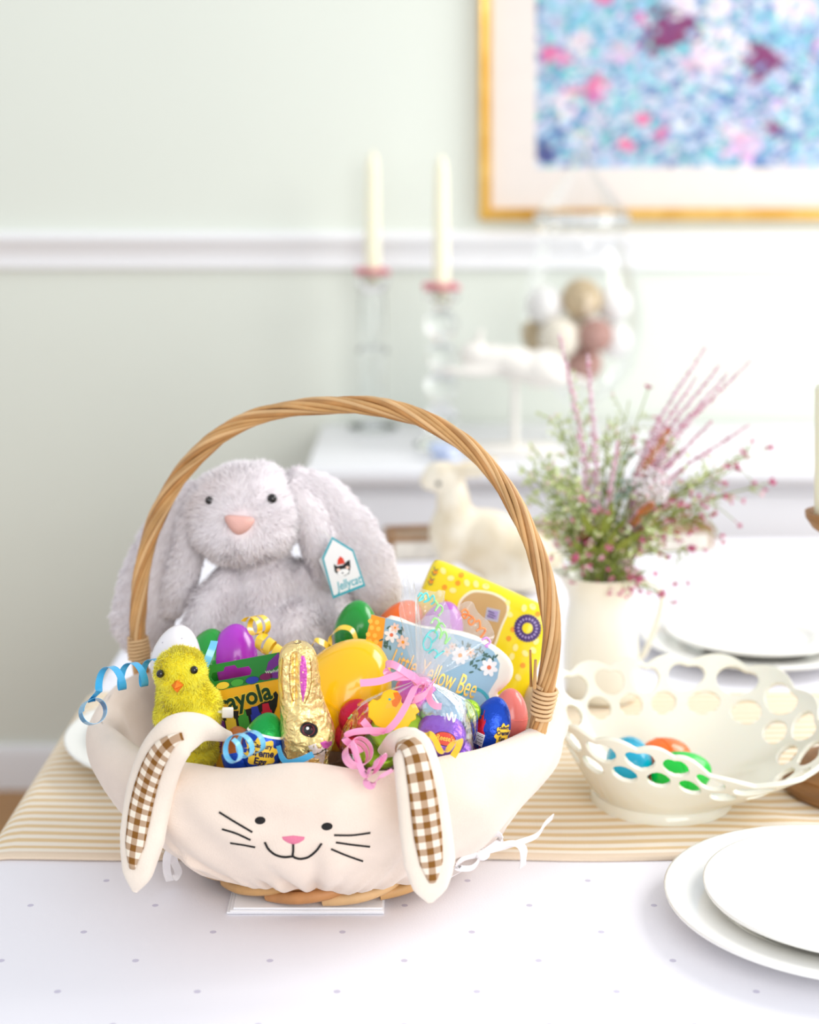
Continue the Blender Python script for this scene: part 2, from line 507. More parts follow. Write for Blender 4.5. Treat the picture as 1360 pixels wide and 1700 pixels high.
M['cane'] = mat('binding_cane', lin(226, 188, 140), 0.45, var=0.15, vscale=40)
M['willowred'] = mat('willow_rod_tan', lin(206, 146, 92), 0.5, var=0.3, vscale=40, bump=0.2, bscale=150)
M['plush_skin'] = mat('grey_plush_backing', lin(236, 229, 232), 0.95, sheen=0.3, spec=0.1)
M['nosepink'] = mat('pink_suede', lin(228, 178, 168), 0.75, bump=0.2, bscale=800)
M['black'] = mat('black_glass_eye', lin(14, 13, 15), 0.08, coat=0.5)
M['chick_skin'] = mat('yellow_plush_backing', lin(255, 238, 50), 0.95, spec=0.1)
M['beak'] = mat('orange_felt', lin(246, 130, 30), 0.8, bump=0.2, bscale=700)
M['whiteplastic'] = mat('white_plastic', lin(246, 244, 238), 0.35)
M['yellow_egg'] = mat('yellow_plastic', lin(255, 196, 4), 0.18, sss=0.1, coat=0.3)
M['purple_egg'] = mat('purple_plastic', lin(176, 52, 200), 0.22, sss=0.1, coat=0.3)
M['green_egg'] = mat('green_plastic', lin(20, 150, 50), 0.22, coat=0.3)
M['orange_egg'] = mat('orange_plastic', lin(255, 110, 20), 0.22, coat=0.3)
M['white_egg'] = mat('white_speckled_plastic', lin(238, 234, 238), 0.25, coat=0.3)
M['mauve_egg'] = mat('mauve_plastic', lin(190, 110, 200), 0.22, coat=0.3)
M['coral_egg'] = mat('coral_plastic', lin(246, 130, 120), 0.25, coat=0.3)
M['cyan_egg'] = mat('cyan_plastic', lin(0, 168, 205), 0.22, coat=0.3)
M['lime_egg'] = mat('bright_green_plastic', lin(0, 205, 60), 0.25, coat=0.3)
def foil(name, c, rough=0.24, bump=0.9, sc=120, metal=0.85, **k): return mat(name, c, rough, metal, bump=bump, bscale=sc, bdetail=5.0, **k)
M['goldfoil'] = foil('gold_foil', lin(255, 226, 156), 0.25, 1.0, 85, 0.88, bdist=2.5)
M['pinkfoil'] = foil('magenta_foil_print', lin(206, 90, 180), 0.3, 1.0, 140, 0.5)
M['whitefoil'] = foil('white_foil_print', lin(240, 226, 222), 0.3, 0.9, 120, 0.3)
M['limefoil'] = foil('lime_foil', lin(160, 205, 30), 0.3, 0.9, 110, 0.4)
M['redfoil'] = foil('crimson_foil', lin(205, 24, 70), 0.28, 0.9, 110, 0.5)
M['silverfoil'] = foil('pale_blue_foil', lin(180, 210, 232), 0.22, 1.0, 120, 0.75)
M['purplefoil'] = foil('violet_foil', lin(150, 96, 214), 0.28, 0.8, 120, 0.55)
M['bluefoil'] = foil('blue_foil', lin(18, 72, 190), 0.26, 0.6, 170, 0.45)
M['greenfoil'] = foil('green_foil', lin(20, 160, 70), 0.28, 0.6, 170, 0.4)
M['redcap'] = foil('red_foil', lin(214, 30, 50), 0.28, 0.6, 170, 0.4)
M['yel_print'] = mat('yellow_print', lin(250, 205, 60), 0.45)
M['navy'] = mat('navy_print', lin(28, 26, 70), 0.5)
M['white_print'] = mat('white_print', lin(250, 250, 250), 0.5)
M['black_print'] = mat('black_print', lin(18, 18, 20), 0.5)
M['red_print'] = mat('red_print', lin(226, 60, 30), 0.45)
M['orange_print'] = mat('orange_print', lin(250, 160, 30), 0.45)
M['paleyellow_print'] = mat('pale_yellow_print', lin(255, 240, 150), 0.45)
M['teal'] = mat('teal_print', lin(60, 175, 190), 0.5)
M['paper'] = mat('white_card', lin(246, 246, 246), 0.6)
M['cray_green'] = mat('green_carton', lin(14, 130, 40), 0.4, coat=0.2)
M['cray_yellow'] = mat('golden_carton', lin(250, 186, 20), 0.4, coat=0.2)
M['cray_dark'] = mat('carton_window_dark', lin(24, 26, 22), 0.4)
M['cray_lettergreen'] = mat('dark_green_print', lin(8, 60, 24), 0.45)
for n_, c_ in (('cr_yellow', (250, 214, 60)), ('cr_green', (70, 170, 60)), ('cr_blue', (40, 60, 180)), ('cr_red', (205, 30, 60)), ('cr_purple', (110, 40, 140)), ('cr_plum', (120, 20, 90))):
    M[n_] = mat(n_, lin(*c_), 0.5)
M['yellowbag'] = mat('yellow_film_pouch', lin(252, 226, 10), 0.22, coat=0.4, bump=0.25, bscale=30)
M['toast'] = mat('tan_print', lin(204, 164, 104), 0.4)
M['cream_print'] = mat('cream_print', lin(250, 240, 205), 0.4)
M['grey_print'] = mat('grey_print', lin(190, 186, 196), 0.4)
M['donut'] = mat('violet_print', lin(70, 40, 110), 0.4)
M['lilac'] = mat('lilac_print', lin(170, 150, 200), 0.4)
M['bluecard'] = mat('pale_blue_card', lin(158, 198, 222), 0.5)
M['honey'] = mat('honeycomb_print', lin(250, 165, 20), 0.5)
M['honey2'] = mat('pale_honeycomb_print', lin(255, 200, 70), 0.5)
M['creamfelt'] = mat('cream_soft_plastic', lin(250, 244, 230), 0.45, sss=0.1)
M['goldprint'] = mat('gold_foil_print', lin(244, 190, 90), 0.3, 0.6)
M['leafprint'] = mat('grey_green_print', lin(70, 110, 100), 0.5)
M['petalprint'] = mat('blush_print', lin(250, 214, 196), 0.5)
M['coralprint'] = mat('coral_print', lin(240, 120, 80), 0.5)
M['duck'] = mat('yellow_paper_duck', lin(255, 200, 10), 0.45)
M['blueribbon'] = mat('sky_blue_ribbon', lin(66, 170, 222), 0.22, spec=0.8, coat=0.4)
M['paleblueribbon'] = mat('light_blue_ribbon', lin(110, 196, 236), 0.22, spec=0.8, coat=0.4)
M['pinkribbon'] = mat('pink_ribbon', lin(252, 166, 208), 0.22, spec=0.8, coat=0.4)
M['yellowribbon'] = mat('yellow_ribbon', lin(246, 206, 50), 0.2, spec=0.8, coat=0.5)
M['napkin'] = mat('white_paper_napkin', lin(243, 243, 246), 0.85)
M['pinkstem'] = mat('rosy_stem', lin(206, 168, 178), 0.6, var=0.2, vscale=60)
M['stem'] = mat('green_stem', lin(160, 176, 92), 0.6, var=0.3, vscale=60)
M['leaf'] = mat('olive_leaf', lin(158, 170, 76), 0.55, var=0.35, vscale=40)
M['limeleaf'] = mat('pale_green_leaf', lin(212, 224, 166), 0.6, var=0.25, vscale=50)
M['palepink'] = mat('pale_pink_petal', lin(232, 196, 206), 0.7)
M['heather'] = mat('heather_petal', lin(246, 216, 230), 0.7, var=0.25, vscale=200)
M['magenta'] = mat('magenta_petal', lin(214, 100, 146), 0.7, var=0.3, vscale=120)
M['orangespike'] = mat('orange_seed_spike', lin(222, 130, 70), 0.7, var=0.3, vscale=150)
M['whiteflower'] = mat('white_petal', lin(238, 232, 236), 0.7)
M['tealleaf'] = mat('blue_green_leaf', lin(150, 190, 172), 0.6)
M['darkleaf'] = mat('wine_leaf', lin(120, 40, 52), 0.6)
M['tanball'] = mat('tan_woven_ball', lin(200, 178, 142), 0.8, bump=0.8, bscale=55, var=0.25, vscale=60)
M['silverball'] = mat('pearl_white_ball', lin(236, 234, 232), 0.25, coat=0.4)
M['mauveball'] = mat('dusty_rose_ball', lin(186, 140, 128), 0.7, bump=0.7, bscale=60, var=0.25, vscale=50)
M['creamball'] = mat('cream_ball', lin(232, 224, 208), 0.6, bump=0.4, bscale=50)
M['crystal'] = mat('crystal', (0.97, 0.985, 0.99, 1), 0.02, trans=1.0, ior=1.5)

def thin_clear(name, tint, gloss=0.12, rough=0.05, bump=0.0, bscale=60, fres=0.7, haze=0.0):
    m = bpy.data.materials.new(name); m.use_nodes = True; nt = m.node_tree
    for n in list(nt.nodes): nt.nodes.remove(n)
    out = nt.nodes.new('ShaderNodeOutputMaterial'); tr = nt.nodes.new('ShaderNodeBsdfTransparent'); gl = nt.nodes.new('ShaderNodeBsdfGlossy')
    tr.inputs[0].default_value = tint; gl.inputs['Roughness'].default_value = rough; gl.inputs[0].default_value = (1, 1, 1, 1)
    lw = nt.nodes.new('ShaderNodeLayerWeight'); lw.inputs[0].default_value = 0.25
    f = math_node(nt, 'ADD', math_node(nt, 'MULTIPLY', lw.outputs['Fresnel'], fres), gloss, True)
    mx = nt.nodes.new('ShaderNodeMixShader'); nt.links.new(f, mx.inputs[0]); nt.links.new(tr.outputs[0], mx.inputs[1]); nt.links.new(gl.outputs[0], mx.inputs[2])
    if bump:
        tc = nt.nodes.new('ShaderNodeTexCoord'); n = nt.nodes.new('ShaderNodeTexNoise'); n.inputs['Scale'].default_value = bscale; n.inputs['Detail'].default_value = 3
        bp = nt.nodes.new('ShaderNodeBump'); bp.inputs['Strength'].default_value = bump; bp.inputs['Distance'].default_value = 0.004
        nt.links.new(tc.outputs['Object'], n.inputs['Vector']); nt.links.new(n.outputs[0], bp.inputs['Height'])
        nt.links.new(bp.outputs[0], gl.inputs['Normal']); nt.links.new(bp.outputs[0], lw.inputs['Normal'])
    last = mx.outputs[0]
    if haze:                                     # creased film scatters a little white
        df = nt.nodes.new('ShaderNodeBsdfTranslucent'); d2 = nt.nodes.new('ShaderNodeBsdfDiffuse'); ad = nt.nodes.new('ShaderNodeMixShader'); ad.inputs[0].default_value = 0.5
        for q in (df, d2): q.inputs[0].default_value = (0.95, 0.96, 0.98, 1)
        nt.links.new(df.outputs[0], ad.inputs[1]); nt.links.new(d2.outputs[0], ad.inputs[2])
        m2 = nt.nodes.new('ShaderNodeMixShader'); m2.inputs[0].default_value = haze
        nt.links.new(last, m2.inputs[1]); nt.links.new(ad.outputs[0], m2.inputs[2]); last = m2.outputs[0]
    nt.links.new(last, out.inputs[0])
    return m
M['jarglass'] = thin_clear('jar_glass', (0.985, 0.99, 0.99, 1), 0.03, 0.02, fres=0.45)
M['cello'] = thin_clear('cellophane', (0.98, 0.98, 0.985, 1), 0.03, 0.14, 0.6, 60, 0.4)
M['film'] = thin_clear('gathered_cellophane', (0.96, 0.97, 0.98, 1), 0.08, 0.16, 0.8, 90, 0.6, 0.24)

def vcol_mat(name, rough):
    m = mat(name, (1, 1, 1, 1), rough); nt = m.node_tree
    a = nt.nodes.new('ShaderNodeVertexColor'); a.layer_name = 'Col'; nt.links.new(a.outputs[0], nt.nodes['Principled BSDF'].inputs['Base Color'])
    return m
M['painting'] = vcol_mat('painted_canvas', 0.6)
def fur_mat(name, c1, c2):
    m = mat(name, c1, 0.8, sheen=0.3, spec=0.15); nt = m.node_tree
    a = nt.nodes.new('ShaderNodeVertexColor'); a.layer_name = 'Col'
    sp = nt.nodes.new('ShaderNodeSeparateColor'); nt.links.new(a.outputs[0], sp.inputs[0])
    b = nt.nodes['Principled BSDF']; cc = mixcol(nt, sp.outputs[0], c2, c1)
    nt.links.new(cc, b.inputs['Base Color'])
    tl = nt.nodes.new('ShaderNodeBsdfTranslucent'); nt.links.new(cc, tl.inputs[0])          # light soaks through the pile
    mx = nt.nodes.new('ShaderNodeMixShader'); mx.inputs[0].default_value = 0.05
    nt.links.new(b.outputs[0], mx.inputs[1]); nt.links.new(tl.outputs[0], mx.inputs[2])
    nt.links.new(mx.outputs[0], nt.nodes['Material Output'].inputs[0])
    return m
M['grey_fur'] = fur_mat('silver_grey_pile', lin(255, 251, 253), lin(236, 229, 233))
M['yellow_fur'] = fur_mat('bright_yellow_pile', lin(255, 250, 95), lin(255, 240, 50))

# tablecloth: tiny lavender woven dots in a staggered grid
m = M['cloth'] = mat('dotted_tablecloth', lin(240, 239, 246), 0.85, bump=0.12, bscale=700, spec=0.2)
nt = m.node_tree; g = nt.nodes.new('ShaderNodeNewGeometry'); sx = nt.nodes.new('ShaderNodeSeparateXYZ'); nt.links.new(g.outputs['Position'], sx.inputs[0])
def lattice(ox, oy):
    d = []
    for s, o, p in ((sx.outputs[0], ox, 0.0945), (sx.outputs[1], oy, 0.087)):
        q = math_node(nt, 'DIVIDE', math_node(nt, 'SUBTRACT', s, o), p)
        q = math_node(nt, 'SUBTRACT', q, math_node(nt, 'ROUND', q))
        q = math_node(nt, 'MULTIPLY', q, p); d.append(math_node(nt, 'MULTIPLY', q, q))
    return math_node(nt, 'SQRT', math_node(nt, 'ADD', d[0], d[1]))
dist = math_node(nt, 'MINIMUM', lattice(-0.0037, 1.2096), lattice(-0.049, 1.1661))
fac = math_node(nt, 'LESS_THAN', dist, 0.0024)
nt.links.new(mixcol(nt, fac, lin(240, 239, 246), lin(204, 200, 218)), nt.nodes['Principled BSDF'].inputs['Base Color'])

# runner: ticking stripes along its length (uv.y runs across the stripes, in metres)
m = M['runner'] = mat('striped_runner', lin(246, 236, 218), 0.9, bump=0.35, bscale=900, spec=0.15)
nt = m.node_tree; uv = nt.nodes.new('ShaderNodeUVMap'); uv.uv_map = 'UVMap'; sx = nt.nodes.new('ShaderNodeSeparateXYZ'); nt.links.new(uv.outputs[0], sx.inputs[0])
nz = nt.nodes.new('ShaderNodeTexNoise'); nz.inputs['Scale'].default_value = 60; nz.inputs['Detail'].default_value = 3; nt.links.new(uv.outputs[0], nz.inputs['Vector'])
vv = math_node(nt, 'ADD', sx.outputs[1], math_node(nt, 'MULTIPLY', nz.outputs[0], 0.0012))
w = math_node(nt, 'SINE', math_node(nt, 'MULTIPLY', vv, 2 * PI / 0.0148))
w = math_node(nt, 'MULTIPLY', math_node(nt, 'ADD', w, 0.25), 1.6, True)
inb = math_node(nt, 'GREATER_THAN', sx.outputs[1], 0.016)
w = math_node(nt, 'MULTIPLY', w, inb)
hem = math_node(nt, 'LESS_THAN', sx.outputs[1], 0.010)
c = mixcol(nt, w, lin(247, 238, 224), lin(230, 202, 158))
c = mixcol(nt, math_node(nt, 'MULTIPLY', hem, 0.7), c, lin(228, 204, 176))
nt.links.new(c, nt.nodes['Principled BSDF'].inputs['Base Color'])

# gingham: uv in check units
m = M['gingham'] = mat('brown_gingham', lin(240, 228, 210), 0.9, bump=0.3, bscale=1400, spec=0.1)
nt = m.node_tree; uv = nt.nodes.new('ShaderNodeUVMap'); uv.uv_map = 'UVMap'; sx = nt.nodes.new('ShaderNodeSeparateXYZ'); nt.links.new(uv.outputs[0], sx.inputs[0])
bx = math_node(nt, 'LESS_THAN', math_node(nt, 'FRACT', sx.outputs[0]), 0.5)
by = math_node(nt, 'LESS_THAN', math_node(nt, 'FRACT', sx.outputs[1]), 0.5)
s2 = math_node(nt, 'ADD', bx, by)
half = math_node(nt, 'COMPARE', s2, 1.0); nt.nodes[-1].inputs[2].default_value = 0.1
full = math_node(nt, 'GREATER_THAN', s2, 1.5)
c = mixcol(nt, half, lin(246, 234, 216), lin(190, 160, 132))
c = mixcol(nt, full, c, lin(136, 92, 44))
nt.links.new(c, nt.nodes['Principled BSDF'].inputs['Base Color'])
# ------------------------------------------------------------------ the room
WY = 3.45
struct(mesh('wall_back', *boxvf((0.4, WY + 0.05, 1.3), (5.4, 0.1, 2.6)), M['wall'], smooth=False))
sub = struct(mesh('floor', *boxvf((0.4, 1.5, -0.03), (5.4, 4.0, 0.05)), M['floor'], smooth=False))
for k in range(10):                                      # oak boards seen at the foot of the wall
    y = WY - 0.06 - k * 0.12
    mesh('plank', *bevbox((0.4, y, -0.0005), (5.38, 0.1185, 0.009), 0.0012, 1), M['plank'], sub, smooth=False)
def rail(name, prof, x0, x1, m):
    """moulding: profile of (depth from wall, z) swept along x"""
    V = []; n = len(prof)
    for x in (x0, x1):
        for d, z in prof: V.append((x, WY - d, z))
    Fc = [(i, i + 1, n + i + 1, n + i) for i in range(n - 1)] + [tuple(range(n))[::-1], tuple(range(n, 2 * n))]
    return struct(mesh(name, V, Fc, m, smooth=True, sharp=30))
rail('trim_1', [(0, 1.207), (0.016, 1.205), (0.026, 1.196), (0.026, 1.186), (0.018, 1.176), (0.012, 1.162), (0.010, 1.145), (0.014, 1.138), (0.014, 1.128), (0, 1.124)], -2.2, 2.9, M['trim'])
rail('baseboard_back', [(0, 0.098), (0.008, 0.096), (0.012, 0.088), (0.014, 0.08), (0.014, 0.004), (0, 0.004)], -2.2, 2.9, M['trim'])

# ---- framed painting
fx0, fz0, fx1, fz1 = 0.151, 1.231, 1.32, 2.12
fr = thing('framed_painting', 'gilt-framed floral painting in teal, pink and plum with wide cream mat', 'painting', (fx0, WY - 0.02, fz0))
fw = 0.026
prof = [(0.0, 0.0), (0.0, 0.022), (0.006, 0.030), (0.013, 0.027), (0.019, 0.030), (fw, 0.016), (fw, 0.0)]   # (inward, depth)
def frame_side(p0, p1, inx):
    V = []; 
    for e, (p, d) in enumerate(((p0, 1), (p1, -1))):
        for w_, dep in prof:
            q = np.array(p, float) + np.array(inx) * w_ + unit(np.array(p1) - np.array(p0)) * w_ * d
            V.append((q[0], WY - 0.001 - dep, q[2]))
    n = len(prof)
    return np.array(V), [(i, i + 1, n + i + 1, n + i) for i in range(n - 1)] + [tuple(range(n))[::-1], tuple(range(n, 2 * n))]
for a, b, i in (((fx0, 0, fz0), (fx0, 0, fz1), (1, 0, 0)), ((fx1, 0, fz0), (fx1, 0, fz1), (-1, 0, 0)), ((fx0, 0, fz0), (fx1, 0, fz0), (0, 0, 1)), ((fx0, 0, fz1), (fx1, 0, fz1), (0, 0, -1))):
    mesh('frame_rail', *frame_side(a, b, i), M['gold'], fr, sharp=35)
ax0, az0, ax1, az1 = P(889, 0, WY)[0], P(0, 279, WY)[2], fx1 - 0.12, fz1 - 0.12
bw = fw - 0.002
for c, d in (((fx0 + (bw + ax0 - fx0) / 2, (fz0 + fz1) / 2), (ax0 - fx0 - bw, fz1 - fz0 - 2 * bw)), ((fx1 - (bw + 0.12) / 2, (fz0 + fz1) / 2), (0.12 - bw, fz1 - fz0 - 2 * bw)),
             (((ax0 + ax1) / 2, (fz0 + bw + az0) / 2), (ax1 - ax0, az0 - fz0 - bw)), (((ax0 + ax1) / 2, (fz1 - bw + az1) / 2), (ax1 - ax0, fz1 - bw - az1))):
    mesh('mat_board', *boxvf((c[0], WY - 0.010, c[1]), (d[0], 0.004, d[1])), M['matboard'], fr, smooth=False)
# the canvas: dabs of colour
NX, NZ = 250, 170
gx = np.linspace(ax0 - 0.003, ax1 + 0.003, NX); gz = np.linspace(az0 - 0.003, az1 + 0.003, NZ)
X, Z = np.meshgrid(gx, gz, indexing='ij')
pts = np.stack([X.ravel(), Z.ravel()], 1)
nd = 5200
dx = np.stack([RNG.uniform(ax0, ax1, nd), RNG.uniform(az0, az1, nd)], 1)
pal = np.array([lin(*c)[:3] for c in ((96, 190, 208), (120, 200, 214), (150, 200, 230), (176, 208, 236), (92, 132, 190), (200, 214, 236), (128, 214, 208), (214, 196, 226), (86, 110, 168), (230, 232, 240), (150, 176, 214), (104, 176, 186))])
u_ = np.sin(dx[:, 0] * 17 + 3 * np.sin(dx[:, 1] * 11)) + np.sin(dx[:, 1] * 23 + 2 * np.sin(dx[:, 0] * 13))
pi_ = (np.floor((u_ + 2) * 2.2 + RNG.random(nd) * 7)).astype(int) % len(pal)
dc = pal[pi_] * 0.8 + pal.mean(0) * 0.2
def px_xz(px, py): q = P(px, py, WY); return q[0], q[2]
PINK, PLUM, WHT, LIL, DEEP = lin(240, 130, 180)[:3], lin(140, 62, 116)[:3], lin(250, 240, 246)[:3], lin(232, 200, 232)[:3], lin(84, 90, 150)[:3]
blobs = [(985, 145, 26, PINK), (925, 95, 22, PINK), (948, 160, 14, PINK), (1070, 200, 16, PINK), (1100, 222, 14, PINK), (1046, 238, 18, PINK), (1115, 45, 46, PLUM), (1085, 72, 22, PLUM),
         (1190, 82, 50, WHT), (1150, 100, 24, LIL), (1272, 102, 38, PLUM), (1230, 238, 40, LIL), (1215, 215, 18, WHT), (905, 258, 20, DEEP), (1320, 12, 40, WHT), (1195, 12, 26, WHT), (1000, -10, 20, PINK),
         (1140, 8, 26, WHT), (940, 178, 24, WHT), (1320, 145, 12, DEEP), (1290, 175, 12, LIL), (1275, 215, 14, PLUM), (1345, 80, 18, PINK), (960, 70, 24, WHT), (1030, 90, 22, LIL), (1060, 30, 14, PINK),
         (1100, -90, 60, WHT), (1300, -140, 50, PINK), (980, -160, 40, PLUM)]
for bx_, by_, br, bc in blobs:
    c = np.array(px_xz(bx_, by_)); r = br / F * WY
    dd = np.linalg.norm((dx - c) * np.array([1, 1.1]), axis=1)
    s = (dd < r * (0.55 + 0.65 * RNG.random(nd))) & (RNG.random(nd) < 0.82)
    dc[s] = np.array(bc) * (0.72 + 0.3 * RNG.random((s.sum(), 3)))
dc = np.clip(dc * (0.72 + 0.26 * RNG.random((nd, 1))), 0, 0.97)
near = np.empty(len(pts), int)
for i in range(0, len(pts), 4000):
    q = pts[i:i + 4000, None, :] - dx[None]
    near[i:i + 4000] = ((q * np.array([1.0, 1.25])) ** 2).sum(2).argmin(1)
cc = np.concatenate([dc[near], np.ones((len(pts), 1))], 1)
mesh('canvas', np.stack([pts[:, 0], np.full(len(pts), WY - 0.0085), pts[:, 1]], 1), grid_faces(NX, NZ), M['painting'], fr, smooth=False, col=cc)

# ---- sideboard
SZ = 0.795
sx0, sx1, sy0, sy1 = -0.187, 1.75, 2.86, WY - 0.02
sb = thing('sideboard', 'long white painted sideboard standing against the wall', 'sideboard', ((sx0 + sx1) / 2, sy0, 0.0))
mesh('top', *bevbox(((sx0 + sx1) / 2, (sy0 + sy1) / 2, SZ - 0.014), (sx1 - sx0, sy1 - sy0, 0.028), 0.006, 2), M['whitepaint'], sb)
mesh('body', *bevbox(((sx0 + sx1) / 2, (sy0 + sy1) / 2 + 0.015, 0.45), (sx1 - sx0 - 0.05, sy1 - sy0 - 0.05, 0.633), 0.003, 1), M['whitepaint'], sb)
nw = 4; wx = (sx1 - sx0 - 0.07) / nw
for k in range(nw):
    xc = sx0 + 0.035 + wx * (k + 0.5)
    d = mesh('drawer', *bevbox((xc, sy0 + 0.036, 0.68), (wx - 0.02, 0.016, 0.13), 0.004, 2), M['whitepaint'], sb)
    dd = mesh('door', *bevbox((xc, sy0 + 0.036, 0.38), (wx - 0.02, 0.016, 0.42), 0.004, 2), M['whitepaint'], sb)
    mesh('panel', *bevbox((xc, sy0 + 0.027, 0.38), (wx - 0.12, 0.008, 0.30), 0.003, 2), M['whitepaint'], dd)
for x in (sx0 + 0.05, sx1 - 0.05):
    for y in (sy0 + 0.06, sy1 - 0.04):
        mesh('leg', *revolve([(0, 0.002), (0.018, 0.002), (0.022, 0.05), (0.028, 0.134), (0, 0.134)], (x, y, 0), 16), M['whitepaint'], sb)

# ---- dining table, cloth, runner
tx0, tx1, ty0, ty1 = -0.345, 1.5, 0.93, 2.5
tb = thing('dining_table', 'dining table hidden under the white dotted cloth', 'table', ((tx0 + tx1) / 2, (ty0 + ty1) / 2, 0))
mesh('tabletop', *bevbox(((tx0 + tx1) / 2, (ty0 + ty1) / 2, T - 0.0175), (tx1 - tx0 - 0.01, ty1 - ty0 - 0.01, 0.030), 0.008, 2), M['table_wood'], tb)
for x in (tx0 + 0.09, tx1 - 0.09):
    for y in (ty0 + 0.09, ty1 - 0.09):
        mesh('leg', *loft([(x, y, 0.004), (x, y, T - 0.032)], (1, 0, 0), (0, 1, 0), [0.022, 0.034], [0.022, 0.034], 12, 0.5), M['table_wood'], tb)
def rrect(x0, x1, y0, y1, r, n=10, m=40):
    out = []
    for cx_, cy_, a0 in ((x1 - r, y1 - r, 0), (x0 + r, y1 - r, PI / 2), (x0 + r, y0 + r, PI), (x1 - r, y0 + r, 3 * PI / 2)):
        for k in range(n + 1):
            a = a0 + PI / 2 * k / n; out.append((cx_ + r * math.cos(a), cy_ + r * math.sin(a), math.cos(a), math.sin(a)))
    res = []
    for i in range(len(out)):
        a, b = np.array(out[i]), np.array(out[(i + 1) % len(out)])
        L = np.linalg.norm(b[:2] - a[:2]); k = max(1, int(L / 0.02))
        for j in range(k):
            q = a + (b - a) * j / k; q[2:] = unit(q[2:]); res.append(q)
    return np.array(res)
rr = rrect(tx0, tx1, ty0, ty1, 0.03)
n = len(rr); s_ = np.arange(n)
fold = np.sin(s_ * 0.42 + 1.3 * np.sin(s_ * 0.11)) * 0.6 + np.sin(s_ * 0.19 + 1) * 0.4
V = []
rings = [(-0.026, 0.0), (-0.012, 0.0)] + [(-0.012 + 0.014 * math.sin(a), -0.014 + 0.014 * math.cos(a)) for a in np.linspace(0.3, PI / 2, 6)] + [(0.004, -0.03), (0.012, -0.08), (0.02, -0.16), (0.026, -0.26), (0.028, -0.34)]
for o_, z_ in rings:
    k = max(0.0, min(1.0, -(z_ + 0.012) / 0.2))
    for i in range(n):
        off = o_ + fold[i] * 0.018 * k
        V.append((rr[i, 0] + rr[i, 2] * off, rr[i, 1] + rr[i, 3] * off, T + z_))
Fc = grid_faces(len(rings), n, False, True)
Fc.append(tuple(range(n)))
cl = mesh('tablecloth', V, Fc, M['cloth'], sharp=0)
tag(cl, 'white tablecloth with tiny lavender dots covering the dining table', 'tablecloth')
# runner
ry0, ry1 = 1.289, 1.716
ex = tx0 - 0.0035
us = [('d', d) for d in (0.30, 0.24, 0.18, 0.12, 0.08, 0.05, 0.03)] + [('a', a) for a in np.linspace(PI / 2, 0.12, 7)] + [('x', x) for x in np.linspace(tx0 + 0.02, 1.30, 110)]
vs = np.linspace(ry0, ry1, 60)
def rz(x, y):
    w_ = 0.0014 * math.exp(-((x - 0.36) / 0.07) ** 2) * math.sin((y - 1.29) * 95 + 2.2 * math.sin(x * 40)) * math.exp(-((y - 1.34) / 0.09) ** 2)
    return T + 0.0032 + w_ + 0.0005 * math.sin(x * 21 + y * 30)
V = []; UVs = []
ul = 0
for side in (1, 0):
    for kind, a in us:
        for y in vs:
            e = 0.0024 * side
            yy = y + 0.0014 * math.sin(a * 33) * (1 if kind == 'x' else 0)
            if kind == 'd': p = (ex - 0.002 - e - 0.010 * min(1, a / 0.15) + 0.004 * math.sin(y * 40), yy, T - a)
            elif kind == 'a': p = (tx0 + 0.014 - (0.0185 + e) * math.sin(a), yy, T - 0.0155 + (0.0165 + e) * math.cos(a))
            else: p = (a, yy, rz(a, y) - 0.0024 * (1 - side))
            V.append(p); UVs.append((0.0, y - ry0))
nu, nv = len(us), len(vs)
Fc = [f for f in grid_faces(nu, nv)] + [tuple(nu * nv + i for i in f[::-1]) for f in grid_faces(nu, nv)]
for i in range(nu - 1):
    for j in (0, nv - 1):
        a, b = i * nv + j, (i + 1) * nv + j; Fc.append((a, b, b + nu * nv, a + nu * nv) if j else (b, a, a + nu * nv, b + nu * nv))
for j in range(nv - 1):
    for i in (0, nu - 1):
        a, b = i * nv + j, i * nv + j + 1; Fc.append((b, a, a + nu * nv, b + nu * nv))
rn = mesh('table_runner', V, Fc, M['runner'], sharp=0, uv=UVs)
tag(rn, 'cream table runner with fine tan stripes crossing the table', 'table runner')
# ------------------------------------------------------------------ china
def plate_vf(c, R, h=0.02, n=72):
    rf = R * 0.58
    top = [(0, 0.006), (rf * 0.96, 0.006), (rf * 1.06, 0.0085), (rf * 1.13, 0.0125), (R * 0.75, h - 0.004), (R * 0.9, h - 0.0015), (R * 0.985, h), (R, h - 0.0005)]
    bot = [(R * 0.995, h - 0.003), (R * 0.9, h - 0.005), (R * 0.75, h - 0.0085), (rf * 1.1, 0.006), (rf * 1.0, 0.003), (rf * 0.98, 0.0), (rf * 0.93, 0.0), (rf * 0.9, 0.002), (0, 0.002)]
    return revolve((top + bot)[::-1], c, n)
def plate(c, R, label, h=0.02): return tag(mesh('plate', *plate_vf(c, R, h), M['china'], sharp=0), label, 'plate', 'white plates of the place settings')
RT = T + 0.0036
c = PZ(1403, 1491, T + 0.018)
plate((c[0], c[1], T + 0.0005), 0.1325, 'large white dinner plate at the front right, under a smaller plate')
plate((c[0] + 0.002, c[1] - 0.008, T + 0.0115), 0.107, 'smaller white plate stacked on the dinner plate at the front right', 0.018)
plate((0.402, 1.875, T + 0.0005), 0.13, 'large white plate on the far right, behind the openwork bowl')
plate((0.405, 1.873, T + 0.0115), 0.105, 'smaller white plate stacked on the far right plate', 0.018)
c = PZ(349, 1216, T + 0.02)
plate((c[0], c[1], RT), 0.138, 'large white plate half hidden behind the basket on the left')
plate((c[0] + 0.003, c[1], RT + 0.0115), 0.11, 'smaller white plate stacked on the plate behind the basket', 0.018)

